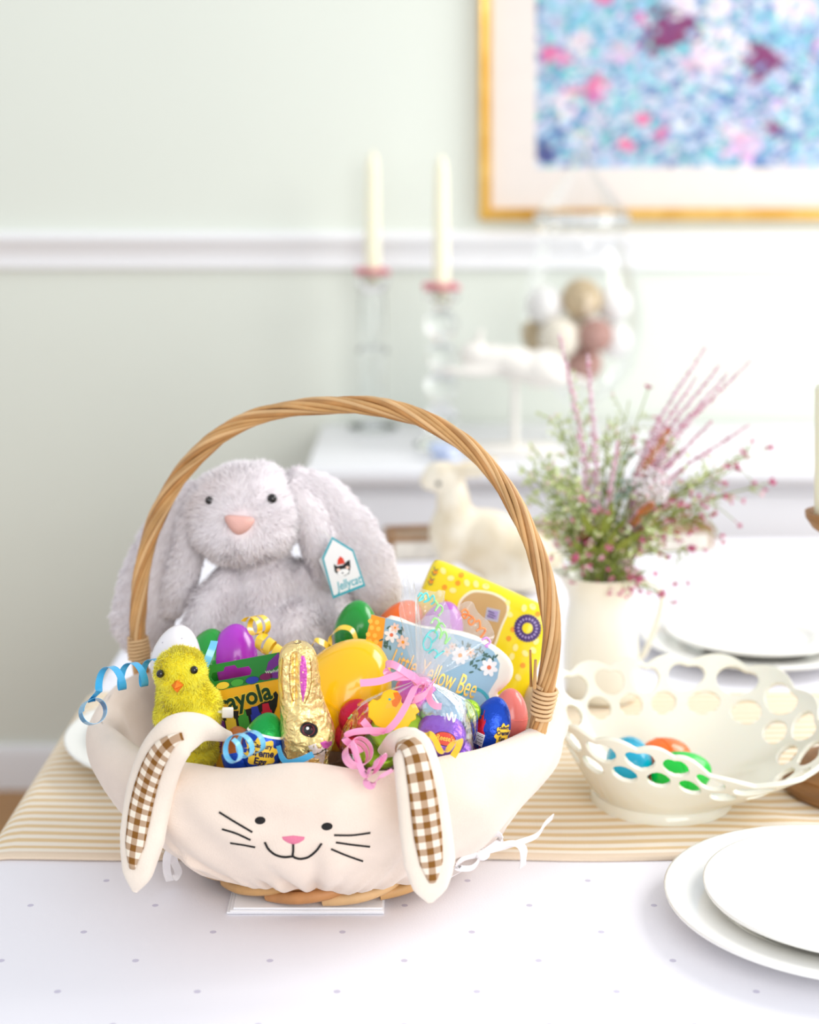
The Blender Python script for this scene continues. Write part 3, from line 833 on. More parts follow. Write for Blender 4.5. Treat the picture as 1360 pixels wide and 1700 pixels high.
# ------------------------------------------------------------------ openwork bowl
BC = np.array([(1097 - CX) / F * 1.413, 1.413, RT])
ang = np.radians([0, 45, 90, 135, 180, 225, 270, 300, 325])
rad = [0.148, 0.160, 0.104, 0.118, 0.100, 0.104, 0.086, 0.096, 0.132]
hgt = [0.060, 0.085, 0.093, 0.088, 0.084, 0.083, 0.070, 0.046, 0.046]
def per(a, vals):
    A = np.concatenate([ang - 2 * PI, ang, ang + 2 * PI]); W = np.concatenate([vals] * 3)
    i = np.searchsorted(A, a) - 1
    t = (a - A[i]) / (A[i + 1] - A[i])
    p0, p1, p2, p3 = W[i - 1], W[i], W[i + 1], W[i + 2]
    m1 = (p2 - p0) / 2; m2 = (p3 - p1) / 2
    return (2 * t ** 3 - 3 * t * t + 1) * p1 + (t ** 3 - 2 * t * t + t) * m1 + (-2 * t ** 3 + 3 * t * t) * p2 + (t ** 3 - t * t) * m2
NH = 18; NA, NS = 396, 72
def bowl_pt(a, s):
    R_ = per(a % (2 * PI), rad); H_ = per(a % (2 * PI), hgt)
    sc = 1 + 0.07 * (abs(math.cos(a * NH / 2 + 0.2)) - 0.6)          # looped edge
    q = s * (1 + (sc - 1) * s ** 4)
    r = 0.056 + (R_ - 0.056) * q ** 0.95; h = 0.008 + (H_ - 0.008) * q ** 1.12
    return BC + np.array([r * math.cos(a), r * math.sin(a), h])
prm = []
for i in range(NA):
    for j in range(NS + 1): prm.append([2 * PI * i / NA, j / NS])
prm = np.array(prm)
rho = np.full(len(prm), 9.0); hole_id = np.full(len(prm), -1); holes = []
for row, (sc_, hs, ha) in enumerate(((0.60, 0.098, 0.36), (0.825, 0.118, 0.385))):
    for k in range(NH):
        holes.append((2 * PI * (k + 0.5 * (row % 2)) / NH, sc_, ha * 2 * PI / NH, hs))
for hi, (a0, s0, da, ds) in enumerate(holes):
    d = (prm[:, 0] - a0 + PI) % (2 * PI) - PI
    q = np.sqrt((np.abs(d / da)) ** 2 + (np.abs(prm[:, 1] - s0) / ds) ** 2)
    up = q < rho; rho[up] = q[up]; hole_id[up] = hi
Fc = grid_faces(NA, NS + 1, True, False)
Fc = [f for f in Fc if not all(rho[i] < 1 for i in f)]
used = set(i for f in Fc for i in f)
for i in used:
    if rho[i] < 1:
        a0, s0, da, ds = holes[hole_id[i]]
        d = (prm[i, 0] - a0 + PI) % (2 * PI) - PI
        k = 1 / max(rho[i], 0.2); prm[i] = (a0 + d * k, s0 + (prm[i, 1] - s0) * k)
remap = {v: k for k, v in enumerate(sorted(used))}
V = np.array([bowl_pt(prm[i, 0], min(prm[i, 1], 1.0)) for i in sorted(used)])
Fc = [tuple(remap[i] for i in f) for f in Fc]
bw = thing('openwork_bowl', 'white milk-glass bowl with crimped openwork edge holding plastic eggs', 'bowl', BC)
o = mesh('basin', V, Fc, M['milk'], bw, sharp=0)
md = o.modifiers.new('thickness', 'SOLIDIFY'); md.thickness = 0.0042; md.offset = 0; md.use_rim = True
md = o.modifiers.new('round', 'SUBSURF'); md.levels = 1; md.render_levels = 1
mesh('foot', *revolve([(0, 0.012), (0.052, 0.012), (0.058, 0.010), (0.0615, 0.006), (0.062, 0.0), (0.057, 0.0), (0.05, 0.004), (0, 0.006)][::-1], BC, 64), M['milk'], bw)
EGL = []
def plastic_egg(name, c, axis, a, b, m, label, group=None):
    o = mesh(name, *egg_vf(c, axis, a, b, seam=1), m, sharp=35)
    tag(o, label, 'egg', group); return o
gE = 'plastic eggs in the openwork bowl'
plastic_egg('plastic_egg', P(1132, 1286, 1.378), (1, 0.2, 0.15), 0.027, 0.0195, M['lime_egg'], 'bright green plastic egg seen through the holes of the bowl', gE)
plastic_egg('plastic_egg', P(1104, 1262, 1.412), (0.9, 0.5, 0.1), 0.027, 0.0195, M['orange_egg'], 'orange plastic egg peeping over the rim of the bowl', gE)
plastic_egg('plastic_egg', P(1045, 1262, 1.392), (0.2, 1, 0.2), 0.026, 0.0195, M['cyan_egg'], 'cyan plastic egg at the left inside the openwork bowl', gE)

# ------------------------------------------------------------------ jug with flowers
JC = np.array([(998 - CX) / F * 1.70, 1.70, RT])
jg = thing('cream_jug', 'tall cream enamel jug holding the mixed flowers', 'jug', JC)
JH = 0.131
outer = [(0, 0), (0.034, 0), (0.038, 0.003), (0.0405, 0.02), (0.0405, 0.05), (0.038, 0.08), (0.0345, 0.10), (0.0345, 0.112), (0.0385, 0.124), (0.0445, JH), (0.0455, JH + 0.001)]
inner = [(0.0435, JH), (0.037, 0.123), (0.033, 0.112), (0.033, 0.10), (0.036, 0.08), (0.0385, 0.05), (0.038, 0.01), (0, 0.006)]
V, Fc = revolve(outer + inner, JC, 64)
for v in V:                                               # pouring lip on the left
    dz = (v[2] - JC[2] - 0.105) / 0.026
    if dz > 0:
        a = math.atan2(v[1] - JC[1], v[0] - JC[0]); k = math.exp(-((abs(a) - PI) / 0.35) ** 2)
        v[0] -= 0.008 * k * min(1, dz); v[2] += 0.003 * k * min(1, dz)
mesh('body', V, Fc, M['jug'], jg, sharp=0)
hp = cr([P(1052, 972, 1.70), P(1078, 968, 1.70), P(1099, 985, 1.70), P(1092, 1030, 1.70), P(1072, 1080, 1.70), P(1056, 1100, 1.70)], 8)
mesh('handle', *loft(hp, (0, 1, 0), np.cross(tangents(hp), [0, 1, 0]), [0.0055] * 3, [0.003, 0.003, 0.003], 12), M['jug'], jg)

MOUTH = JC + np.array([0, 0, JH - 0.004])
def stem_path(tip, bend=0.3, n=18):
    tip = np.asarray(tip, float); d = tip - MOUTH
    b0 = MOUTH + np.array([np.clip(d[0] * 0.25, -0.022, 0.022), np.clip(d[1] * 0.3, -0.02, 0.02), -0.07])
    b0 = np.array([JC[0] - np.clip(d[0] * 0.15, -0.012, 0.012), JC[1] - np.clip(d[1] * 0.15, -0.012, 0.012), JC[2] + 0.03])
    m0 = MOUTH + np.array([np.clip(d[0] * 0.22, -0.027, 0.027), np.clip(d[1] * 0.25, -0.024, 0.024), 0.002])
    m1 = MOUTH + d * 0.5 + np.array([-d[0] * 0.08, 0, abs(d[0]) * bend * 0.3])
    return cr([b0, m0, m1, tip], 8)
def blade(p, d, L, w, mb, mi=0):
    """small pointed petal or leaf: a folded diamond with thickness"""
    d = unit(d); s = unit(np.cross(d, RNG.normal(size=3))); nrm = np.cross(d, s)
    V = [p, p + d * L * 0.45 + s * w / 2 + nrm * w * 0.12, p + d * L, p + d * L * 0.45 - s * w / 2 + nrm * w * 0.12, p + d * L * 0.45 - nrm * w * 0.12]
    mb.add((np.array(V), [(0, 1, 4), (1, 2, 4), (2, 3, 4), (3, 0, 4), (0, 3, 1), (1, 3, 2)]), mi)
def bud(p, r, mb, mi=0):
    V = np.array([(1, 0, 0), (-1, 0, 0), (0, 1, 0), (0, -1, 0), (0, 0, 1), (0, 0, -1)]) * r * (0.8 + 0.4 * RNG.random()) + p
    mb.add((V, [(0, 2, 4), (2, 1, 4), (1, 3, 4), (3, 0, 4), (2, 0, 5), (1, 2, 5), (3, 1, 5), (0, 3, 5)]), mi)
def flower(kind, px, py, dY, label, group, scale=1.0, start=0.35, bend=0.3):
    tip = P(px, py, 1.70 + dY); path = stem_path(tip, bend); N = len(path)
    t = thing({'heather': 'heather_sprig', 'spray': 'leafy_spray', 'magenta': 'waxflower_sprig', 'orange': 'orange_spike', 'white': 'white_flower', 'teal': 'feathery_leaf', 'leaf': 'leaf_blade'}[kind], label, 'flower' if kind not in ('teal', 'leaf', 'spray') else 'foliage', path[0], group)
    st = MB(); st.add(tube(path, [0.0014, 0.0011, 0.0006], 6))
    pt = MB(); lf = MB()
    if kind == 'heather':
        for i in np.linspace(start * (N - 1), N - 1, int(260 * scale)):
            k = min(int(i), N - 2); p = path[k] + (path[k + 1] - path[k]) * (i - k)
            e = (i / (N - 1) - start) / (1 - start)
            r = 0.0044 * (1.2 - 0.9 * e)
            v = unit(RNG.normal(size=3)); bud(p + v * r, 0.0019 * (1.2 - 0.5 * e), pt, 0 if RNG.random() < 0.86 else 1)
        pm = [M['heather'], M['magenta']]
    elif kind == 'magenta':
        for q in range(int(13 * scale)):
            i = int((0.45 + 0.55 * RNG.random()) * (N - 2)); sd = unit(tangents(path)[i] + RNG.normal(size=3) * 0.8)
            L = 0.012 + 0.03 * RNG.random(); pp = cr([path[i], path[i] + sd * L * 0.5 + [0, 0, 0.003], path[i] + sd * L], 4)
            st.add(tube(pp, [0.0007, 0.0004], 5))
            for w_ in range(5): blade(pp[-1], unit(sd + RNG.normal(size=3) * 0.9), 0.006, 0.004, pt, 0 if RNG.random() < .65 else 1)
            for w_ in range(3): blade(pp[2], unit(sd + RNG.normal(size=3) * 0.7), 0.012, 0.0016, lf)
        for w_ in range(8): blade(path[-1], RNG.normal(size=3), 0.006, 0.0042, pt)
        pm = [M['magenta'], M['palepink']]
    elif kind == 'spray':
        for q in range(int(34 * scale)):
            i = int((start + (1 - start) * RNG.random()) * (N - 2)); sd = unit(tangents(path)[i] * 0.8 + RNG.normal(size=3) * 0.8)
            L = 0.010 + 0.028 * RNG.random(); pp = cr([path[i], path[i] + sd * L * 0.5 + [0, 0, 0.002], path[i] + sd * L], 4)
            st.add(tube(pp, [0.0006, 0.0003], 4))
            for w_ in range(4): blade(pp[min(len(pp) - 1, 2 + 2 * w_)], unit(sd + RNG.normal(size=3) * 0.8), 0.0085, 0.0050, lf)
            if RNG.random() < 0.75: bud(pp[-1], 0.0019, pt, 0 if RNG.random() < 0.6 else 1)
        pm = [M['palepink'], M['whiteflower']]
    elif kind == 'orange':
        for i in np.linspace(0.78 * (N - 1), N - 1, int(120)):
            k = min(int(i), N - 2); p = path[k] + (path[k + 1] - path[k]) * (i - k)
            e = (i / (N - 1) - 0.78) / 0.22
            r = 0.0048 * math.sin(PI * (0.12 + 0.85 * e)) ** 0.7
            v = unit(RNG.normal(size=3)); blade(p + v * r * 0.6, unit(tangents(path)[k] + v * 0.7), 0.005, 0.0022, pt)
        pm = [M['orangespike']]
    elif kind == 'white':
        for q in range(170):
            v = unit(RNG.normal(size=3)) * 0.021 * RNG.random() ** 0.4
            bud(path[-1] + v, 0.0024, pt, 0 if RNG.random() < 0.9 else 1)
        for q in range(14):
            v = unit(RNG.normal(size=3)) * 0.018; st.add(tube([path[-4], path[-1] + v], [0.0006, 0.0004], 4))
        pm = [M['whiteflower'], M['palepink']]
    elif kind == 'teal':
        for q in range(12):
            i = int((0.4 + 0.58 * RNG.random()) * (N - 2)); sd = unit(tangents(path)[i] + RNG.normal(size=3) * 0.6)
            pp = cr([path[i], path[i] + sd * 0.015, path[i] + sd * 0.03 + RNG.normal(size=3) * 0.006], 4)
            lf.add(tube(pp, [0.0007, 0.0004], 4))
            for w_ in range(5): blade(pp[2 + w_], unit(sd + RNG.normal(size=3) * 0.8), 0.008, 0.0011, lf)
    elif kind == 'leaf':
        p0 = path[-9:]; s = unit(np.cross(tangents(path)[-4], [0, 1, 0.2])); nn = np.cross(tangents(path)[-4], s)
        lf.add(loft(p0, s, nn, [0.001, 0.005, 0.0045, 0.0004], [0.0004, 0.0006, 0.0006, 0.0002], 8))
    mesh('stem', *st.get(), M['pinkstem' if kind == 'heather' else 'stem'], t, sharp=0)
    if pt.n:
        o = pt.build('blossoms', pm, t, smooth=False); o['kind'] = 'stuff'
    if lf.n:
        lm = {'teal': M['tealleaf'], 'spray': M['limeleaf'], 'magenta': M['leaf'], 'leaf': M['leaf']}.get(kind, M['leaf'])
        if kind == 'leaf' and RNG.random() < 0.15: lm = M['darkleaf']
        o = lf.build('leaves', lm, t, smooth=False); o['kind'] = 'stuff'
    return t
gF = 'stems in the cream jug'
for (px, py, dY, lab) in ((929, 556, 0.03, 'tallest pink heather spike, at the upper left of the bouquet'), (976, 588, 0.01, 'pink heather spike just right of the tallest one'),
                          (1027, 730, -0.03, 'short pink heather spike in the middle of the bouquet'), (1247, 598, 0.03, 'thin heather spike leaning furthest right in the upper right fan'),
                          (1207, 622, 0.02, 'thin heather spike second from right in the upper right fan'), (1196, 606, 0.05, 'thin heather spike third from right in the upper right fan'),
                          (1172, 576, 0.06, 'tallest thin heather spike of the upper right fan'), (1156, 626, 0.0, 'leftmost thin heather spike of the upper right fan'),
                          (1243, 706, 0.02, 'pink heather spike pointing right, below the upper right fan'), (1182, 700, -0.03, 'pink heather spike at right in front of the fan'), (1140, 745, -0.03, 'short pink heather spike right of the white flower ball')):
    flower('heather', px, py, dY, lab, gF, start=0.42 if py < 640 else 0.3)
for (px, py, dY, lab) in ((858, 770, 0.0, 'pale green leafy spray reaching furthest left towards the handle'), (880, 735, 0.05, 'pale green leafy spray at the upper left of the bouquet'), (872, 822, -0.03, 'pale green leafy spray low at the left'),
                          (915, 770, -0.04, 'dense pale green spray at the left front'), (925, 690, 0.06, 'leafy spray behind the tallest heather spike'), (905, 868, -0.02, 'lowest pale green spray on the left above the jug lip'),
                          (950, 800, -0.05, 'full green spray left of centre in the bouquet'), (945, 640, 0.08, 'sparse green spray rising behind the tall heather spikes'), (1010, 690, 0.05, 'whitish green spray right of the tall heather spikes'),
                          (1045, 665, 0.06, 'whitish green spray arching to the upper middle'), (1130, 730, 0.03, 'leafy spray among the right heather spikes'), (1180, 790, 0.0, 'leafy spray low on the right side'), (1085, 880, -0.05, 'short leafy spray at the right front of the jug')):
    flower('spray', px, py, dY, lab, gF, start=0.4)
for (px, py, dY, lab) in ((1225, 776, 0.0, 'magenta waxflower sprig with the largest blossoms at the right'), (1282, 800, 0.02, 'waxflower sprig reaching furthest right'), (1278, 742, 0.04, 'thin waxflower sprig level with the orange spike at far right'),
                          (1204, 822, -0.02, 'waxflower sprig drooping at the lower right'), (1184, 852, -0.02, 'lower waxflower sprig right of the orange spike'), (1150, 912, -0.03, 'lowest waxflower sprig pointing right above the jug handle'),
                          (990, 850, -0.05, 'magenta waxflower sprig in the centre front of the bouquet'), (1060, 960, -0.06, 'waxflower sprig at the jug mouth near the handle'), (955, 925, -0.05, 'waxflower sprig at the jug mouth on the left'), (1130, 835, -0.04, 'waxflower sprig in front of the white flower ball')):
    flower('magenta', px, py, dY, lab, gF)
flower('magenta', 1098, 985, -0.05, 'waxflower sprig hanging down over the jug handle', gF, 0.5)
flower('magenta', 1078, 641, 0.05, 'sprig with reddish tip arching right at the top middle', gF, 0.6)
flower('orange', 1108, 716, -0.02, 'orange seed spike standing above the white flower ball', gF)
flower('orange', 1082, 836, -0.05, 'orange seed spike below the white flower ball', gF)
flower('white', 1082, 806, -0.03, 'ball of tiny white flowers right of the bouquet centre', gF)
flower('teal', 1042, 730, 0.01, 'feathery blue-green leaf in the middle of the bouquet', gF)
flower('teal', 1065, 760, 0.02, 'feathery blue-green leaf beside the white flower ball', gF)
for px, py in ((960, 880), (985, 870), (1005, 850), (1020, 880), (1035, 860), (1050, 890), (975, 900), (1000, 900), (1060, 910), (945, 900), (1030, 900), (1015, 830), (965, 850), (1070, 880)):
    flower('leaf', px + 4 * RNG.random(), py, -0.055 + 0.03 * RNG.random(), 'olive green leaf blade standing close to the jug mouth', 'leaf blades in the cream jug')

# ------------------------------------------------------------------ wooden candlestick at the right edge
c = np.array([(1402 - CX) / F * 1.43, 1.43, RT])
ch = thing('wooden_candlestick', 'turned wooden candlestick at the right edge behind the openwork bowl', 'candlestick', c)
mesh('base', *revolve([(0, 0), (0.050, 0), (0.054, 0.004), (0.054, 0.009), (0.049, 0.013), (0.047, 0.016), (0.049, 0.019), (0.044, 0.026), (0.026, 0.034), (0, 0.034)], c, 48), M['turned_wood'], ch, sharp=30)
mesh('shaft', *revolve([(0, 0.033), (0.022, 0.033), (0.014, 0.05), (0.011, 0.07), (0.016, 0.085), (0.019, 0.095), (0.012, 0.11), (0.011, 0.17), (0.016, 0.19), (0.018, 0.2), (0.012, 0.215), (0.016, 0.228), (0, 0.23)], c, 32), M['whitewash'], ch, sharp=30)
mesh('cup', *revolve([(0, 0.229), (0.018, 0.229), (0.028, 0.236), (0.034, 0.245), (0.0345, 0.250), (0.032, 0.251), (0.029, 0.246), (0, 0.243)], c, 40), M['turned_wood'], ch, sharp=30)
cc_ = c + np.array([0, 0, 0.2435])
cd = thing('pillar_candle', 'ivory pillar candle at the right edge, on the wooden candlestick', 'candle', cc_)
mesh('wax', *revolve([(0, 0), (0.0255, 0), (0.0262, 0.003), (0.0258, 0.116), (0.024, 0.12), (0.006, 0.118), (0, 0.117)], cc_, 40), M['wax'], cd, sharp=0)
mesh('wick', *tube([cc_ + [0, 0, 0.116], cc_ + [0.001, 0, 0.125]], 0.0009, 6), M['black_print'], cd)

# ------------------------------------------------------------------ far end of the table: tray and rabbit figurine
a_ = np.array([(642 - CX) / F * 2.37, 2.37, T]); b_ = np.array([(1173 - CX) / F * 2.44, 2.44, T])
u_ = unit(b_ - a_); Lx = np.linalg.norm(b_ - a_); ctr = (a_ + b_) / 2
R_ = np.stack([u_, np.cross([0, 0, 1], u_), np.array([0, 0, 1.0])], 1)
tr = thing('wooden_tray', 'long low whitewashed tray with brown wooden rim at the far end of the table', 'tray', ctr + [0, 0, 0.0005])
def trb(x, y, z, d, m, nm): mesh(nm, *bevbox(ctr + R_ @ np.array([x, y, z]), d, 0.0015, 1, R_), m, tr, smooth=False)
trb(0, 0, 0.004, (Lx, 0.07, 0.006), M['whitewash'], 'bottom')
for s in (-1, 1):
    trb(0, s * 0.034, 0.017, (Lx - 0.012, 0.004, 0.026), M['whitewash'], 'side')
    trb(0, s * 0.034, 0.0335, (Lx, 0.009, 0.008), M['turned_wood'], 'rim')
    trb(s * (Lx / 2 - 0.004), 0, 0.0165, (0.008, 0.07, 0.027), M['turned_wood'], 'end')
    trb(s * (Lx / 2 - 0.004), 0, 0.0335, (0.010, 0.060, 0.008), M['turned_wood'], 'rim')

Yr = 2.16
def E(px, py, dy, rx, ry, rz_, Y0, R=None):
    c = P(px, py, Y0 + dy); return sphere(c, (rx, ry, rz_), 20, 12, R)
def rotY(a): c, s = math.cos(a), math.sin(a); return np.array([[c, 0, s], [0, 1, 0], [-s, 0, c]])
k = Yr / F
parts = [E(738, 808, 0, 36 * k, 26 * k, 26 * k, Yr, rotY(0.25)), E(716, 815, 0, 20 * k, 18 * k, 17 * k, Yr), E(752, 850, 0, 28 * k, 26 * k, 42 * k, Yr), E(758, 900, 0, 46 * k, 40 * k, 52 * k, Yr),
         E(815, 920, 0, 76 * k, 46 * k, 56 * k, Yr, rotY(0.35)), E(865, 945, 0, 56 * k, 50 * k, 54 * k, Yr), E(860, 980, -0.02, 62 * k, 22 * k, 20 * k, Yr), E(918, 950, 0, 18 * k, 18 * k, 18 * k, Yr)]
for s in (-1, 1):
    parts.append(tube([P(748, 910, Yr + s * 0.018), P(736, 965, Yr + s * 0.02), P(722, 983, Yr + s * 0.02)], [18 * k, 11 * k, 9 * k], 12))
ear = []
for s in (-1, 1):
    e = cr([P(748, 796, Yr + s * 0.010), P(775, 796 - 4 * s, Yr + s * 0.016), P(806, 790 - 5 * s, Yr + s * 0.02), P(830, 782 - 6 * s, Yr + s * 0.02)], 5)
    parts.append(loft(e, unit([0.1, 0.25, 1]), unit([0, 1, -0.25]), [7 * k, 13 * k, 13 * k, 3 * k], [8 * k, 7 * k, 6 * k, 4 * k], 12))
V, Fc = remesh(parts, 0.0045, 3)
V[:, 2] += (T + 0.001) - V[:, 2].min()
rb = thing('rabbit_figurine', 'weathered cream rabbit figurine sitting on the table behind the basket', 'figurine', (V[:, 0].mean(), V[:, 1].mean(), T + 0.001))
mesh('body', V, Fc, M['stone'], rb, sharp=0)
bb = bvh(V, Fc); h, nn_ = cast(bb, 728, 803)
if h is not None: mesh('eye', *sphere(h, 0.0035, 12, 8), M['black_print'], rb)

# ------------------------------------------------------------------ on the sideboard
def candle_pair(px, ytop, ycup, Y, crystal_parts, side):
    c = np.array([(px - CX) / F * Y, Y, SZ + 0.0006]); zc = P(px, ycup, Y)[2]; zt = P(px, ytop, Y)[2]
    H_ = zc - c[2]
    st = thing('crystal_candlestick', 'clear crystal candlestick %s on the sideboard' % side, 'candlestick', c, 'crystal candlesticks on the sideboard')
    for nm, prof in crystal_parts(H_): mesh(nm, *revolve(prof, c, 20), M['crystal'], st, sharp=25)
    cd = thing('taper_candle', 'ivory taper candle in the crystal candlestick %s' % side, 'candle', c + [0, 0, H_ - 0.012], 'taper candles on the sideboard')
    h = zt - zc + 0.012; b0 = c + np.array([0, 0, H_ - 0.012])
    mesh('wax', *revolve([(0, 0), (0.0125, 0), (0.0165, 0.014), (0.0165, 0.02), (0.0135, h * 0.85), (0.011, h * 0.95), (0.004, h - 0.002), (0, h)], b0, 20), M['wax'], cd, sharp=0)
    mesh('wick', *tube([b0 + [0, 0, h - 0.002], b0 + [0, 0, h + 0.008]], 0.001, 6), M['wax'], cd)
    pr = thing('candle_ring', 'pink petal candle ring %s' % side, 'candle ring', b0 + [0, 0, 0.012], 'pink candle rings')
    for q in range(16):
        a = 2 * PI * q / 16; p = b0 + np.array([0.027 * math.cos(a), 0.027 * math.sin(a), 0.021 + 0.003 * (q % 3)])
        mesh('petal', *sphere(p, (0.011, 0.011, 0.006), 10, 6), M['pinkring'], pr)
def slab(H_):
    return [('foot', [(0, 0), (0.05, 0), (0.052, 0.008), (0.045, 0.016), (0.03, 0.022), (0, 0.022)]), ('column', [(0, 0.0215), (0.029, 0.0215), (0.031, 0.03), (0.026, 0.06), (0.028, H_ * 0.5), (0.033, H_ * 0.52), (0.028, H_ * 0.54), (0.026, H_ - 0.04), (0.022, H_ - 0.03), (0, H_ - 0.03)]),
            ('cup', [(0, H_ - 0.0305), (0.024, H_ - 0.0305), (0.035, H_ - 0.012), (0.036, H_ - 0.003), (0.02, H_ - 0.002), (0.019, H_ - 0.0125), (0, H_ - 0.0125)])]
def balls(H_):
    out = [('foot', [(0, 0), (0.052, 0), (0.054, 0.008), (0.04, 0.016), (0.02, 0.02), (0, 0.02)])]
    z = 0.0195
    rs = [0.036, 0.033, 0.03, 0.034]; tot = sum(rs) * 2; k_ = (H_ - 0.03 - z) / tot
    for r in rs:
        r2 = r * k_
        out.append(('ball', [(0, z)] + [(r * math.sin(PI * i / 8), z + r2 - r2 * math.cos(PI * i / 8)) for i in range(1, 8)] + [(0, z + 2 * r2)])); z += 2 * r2
    out.append(('cup', [(0, z - 0.0005), (0.012, z - 0.0005), (0.034, H_ - 0.012), (0.036, H_ - 0.003), (0.02, H_ - 0.002), (0.019, H_ - 0.0125), (0, H_ - 0.0125)]))
    return out
candle_pair(619, 252, 460, 3.33, slab, 'with the straight stem, at left,')
candle_pair(733, 258, 486, 3.10, balls, 'with the stacked-ball stem, at right,')

jc = np.array([(966 - CX) / F * 3.2, 3.2, SZ + 0.0006])
jr = thing('apothecary_jar', 'lidded clear glass apothecary jar filled with decorative balls', 'jar', jc)
def zpx(py, Y=3.2): return HC - (py - HY) / F * Y - jc[2]
jp = [(0, 0.0), (0.075, 0.0), (0.076, 0.006), (0.03, 0.018), (0.018, 0.04), (0.022, 0.065), (0.06, 0.095), (0.105, 0.145), (0.124, 0.21), (0.122, 0.27), (0.108, 0.33), (0.092, 0.38), (0.088, 0.42), (0.092, zpx(372))]
mesh('bowl', *revolve(jp, jc, 48), M['jarglass'], jr, sharp=0)
ld = mesh('lid', *revolve([(0.094, zpx(371)), (0.096, zpx(362)), (0.092, zpx(350)), (0.088, zpx(346)), (0.07, zpx(325)), (0.045, zpx(300)), (0.026, zpx(280)), (0.016, zpx(262)), (0.0, zpx(258))], jc, 48), M['jarglass'], jr, sharp=0)
mesh('rim', *revolve([(0.09, zpx(372)), (0.098, zpx(370)), (0.100, zpx(364)), (0.097, zpx(357)), (0.09, zpx(356))], jc, 48, True), M['crystal'], ld, sharp=0)
mesh('finial', *revolve([(0, zpx(264)), (0.014, zpx(262)), (0.009, zpx(250)), (0.016, zpx(240)), (0.019, zpx(230)), (0.012, zpx(220)), (0, zpx(217))], jc, 24), M['crystal'], ld, sharp=0)
gB = 'decorative balls in the apothecary jar'
for px, py, dy, r, m_, lab in ((905, 508, 0.0, 0.039, 'silverball', 'pearl white ball at the upper left of the glass jar'), (966, 496, -0.01, 0.041, 'tanball', 'tan textured ball on top of the balls in the jar'), (1019, 505, 0.015, 0.037, 'silverball', 'shiny white ball at the upper right of the jar'),
                               (928, 562, -0.035, 0.041, 'creamball', 'cream ball in the middle left of the glass jar'), (990, 556, -0.045, 0.033, 'mauveball', 'dusty rose ball under the tan ball in the jar'), (1022, 565, 0.02, 0.036, 'silverball', 'white ball at the right of the jar, under the shiny one'), (898, 556, 0.045, 0.038, 'tanball', 'tan ball at the far left of the jar, behind'),
                               (970, 603, 0.0, 0.036, 'mauveball', 'dusty rose ball at the bottom of the glass jar'), (962, 545, 0.05, 0.038, 'creamball', 'cream ball at the back of the glass jar')):
    c = P(px, py, 3.2 + dy); d_ = math.hypot(c[0] - jc[0], c[1] - jc[1])
    tag(mesh('decorative_ball', *sphere(c, r, 24, 14), M[m_], sharp=0), lab, 'ball', gB)

Yl = 3.02; k = Yl / F
parts = [E(793, 588, 0, 30 * k, 22 * k, 20 * k, Yl, rotY(0.3)), E(776, 594, 0, 14 * k, 13 * k, 11 * k, Yl), E(820, 596, 0, 30 * k, 24 * k, 24 * k, Yl), E(855, 604, 0, 46 * k, 30 * k, 29 * k, Yl, rotY(0.15)), E(900, 612, 0, 42 * k, 32 * k, 33 * k, Yl)]
for s in (-1, 1):
    parts.append(tube(cr([P(826, 610, Yl + s * 0.012), P(790, 618, Yl + s * 0.016), P(760, 616, Yl + s * 0.016), P(736, 618 + 4 * s, Yl + s * 0.016)], 4), [14 * k, 10 * k, 7 * k, 5 * k], 10))
    parts.append(tube(cr([P(905, 620, Yl + s * 0.018), P(930, 632, Yl + s * 0.02), P(950, 628, Yl + s * 0.02), P(985, 640 + 4 * s, Yl + s * 0.02)], 4), [18 * k, 12 * k, 8 * k, 5 * k], 10))
    e = cr([P(798, 576, Yl + s * 0.006), P(795, 562, Yl + s * 0.01), P(800, 550 - 3 * s, Yl + s * 0.012), P(810, 546 - 3 * s, Yl + s * 0.012)], 4)
    parts.append(loft(e, (1, 0, 0.3), (0, 1, 0), [5 * k, 8 * k, 7 * k, 2 * k], [5 * k, 5 * k, 4 * k, 2 * k], 10))
V, Fc = remesh(parts, 0.005, 3)
hx = P(855, 640, Yl)
lr = thing('leaping_rabbit_figurine', 'whitewashed leaping rabbit figurine on a slim stand on the sideboard', 'figurine', (hx[0], Yl, SZ + 0.0006))
mesh('body', V, Fc, M['whitestone'], lr, sharp=0)
mesh('rod', *tube([(hx[0], Yl, SZ + 0.015), (hx[0], Yl, P(855, 610, Yl)[2])], 0.007, 12), M['whitestone'], lr)
mesh('base', *bevbox((hx[0], Yl, SZ + 0.0096), (0.16, 0.08, 0.018), 0.004, 2), M['whitestone'], lr)

c = PZ(741, 766, SZ)
c = np.array([c[0], 2.965, SZ + 0.0006])
tag(mesh('trinket_dish', *revolve([(0, 0), (0.02, 0), (0.026, 0.006), (0.031, 0.02), (0.032, 0.026), (0.0295, 0.026), (0.026, 0.012), (0, 0.006)], c, 32), M['blueware'], sharp=40), 'small blue and white dish near the front of the sideboard', 'dish')
# ------------------------------------------------------------------ wicker basket
BX, BY, BZ = -0.066, 1.2975, T + 0.0065
C0 = np.array([BX, BY, BZ])
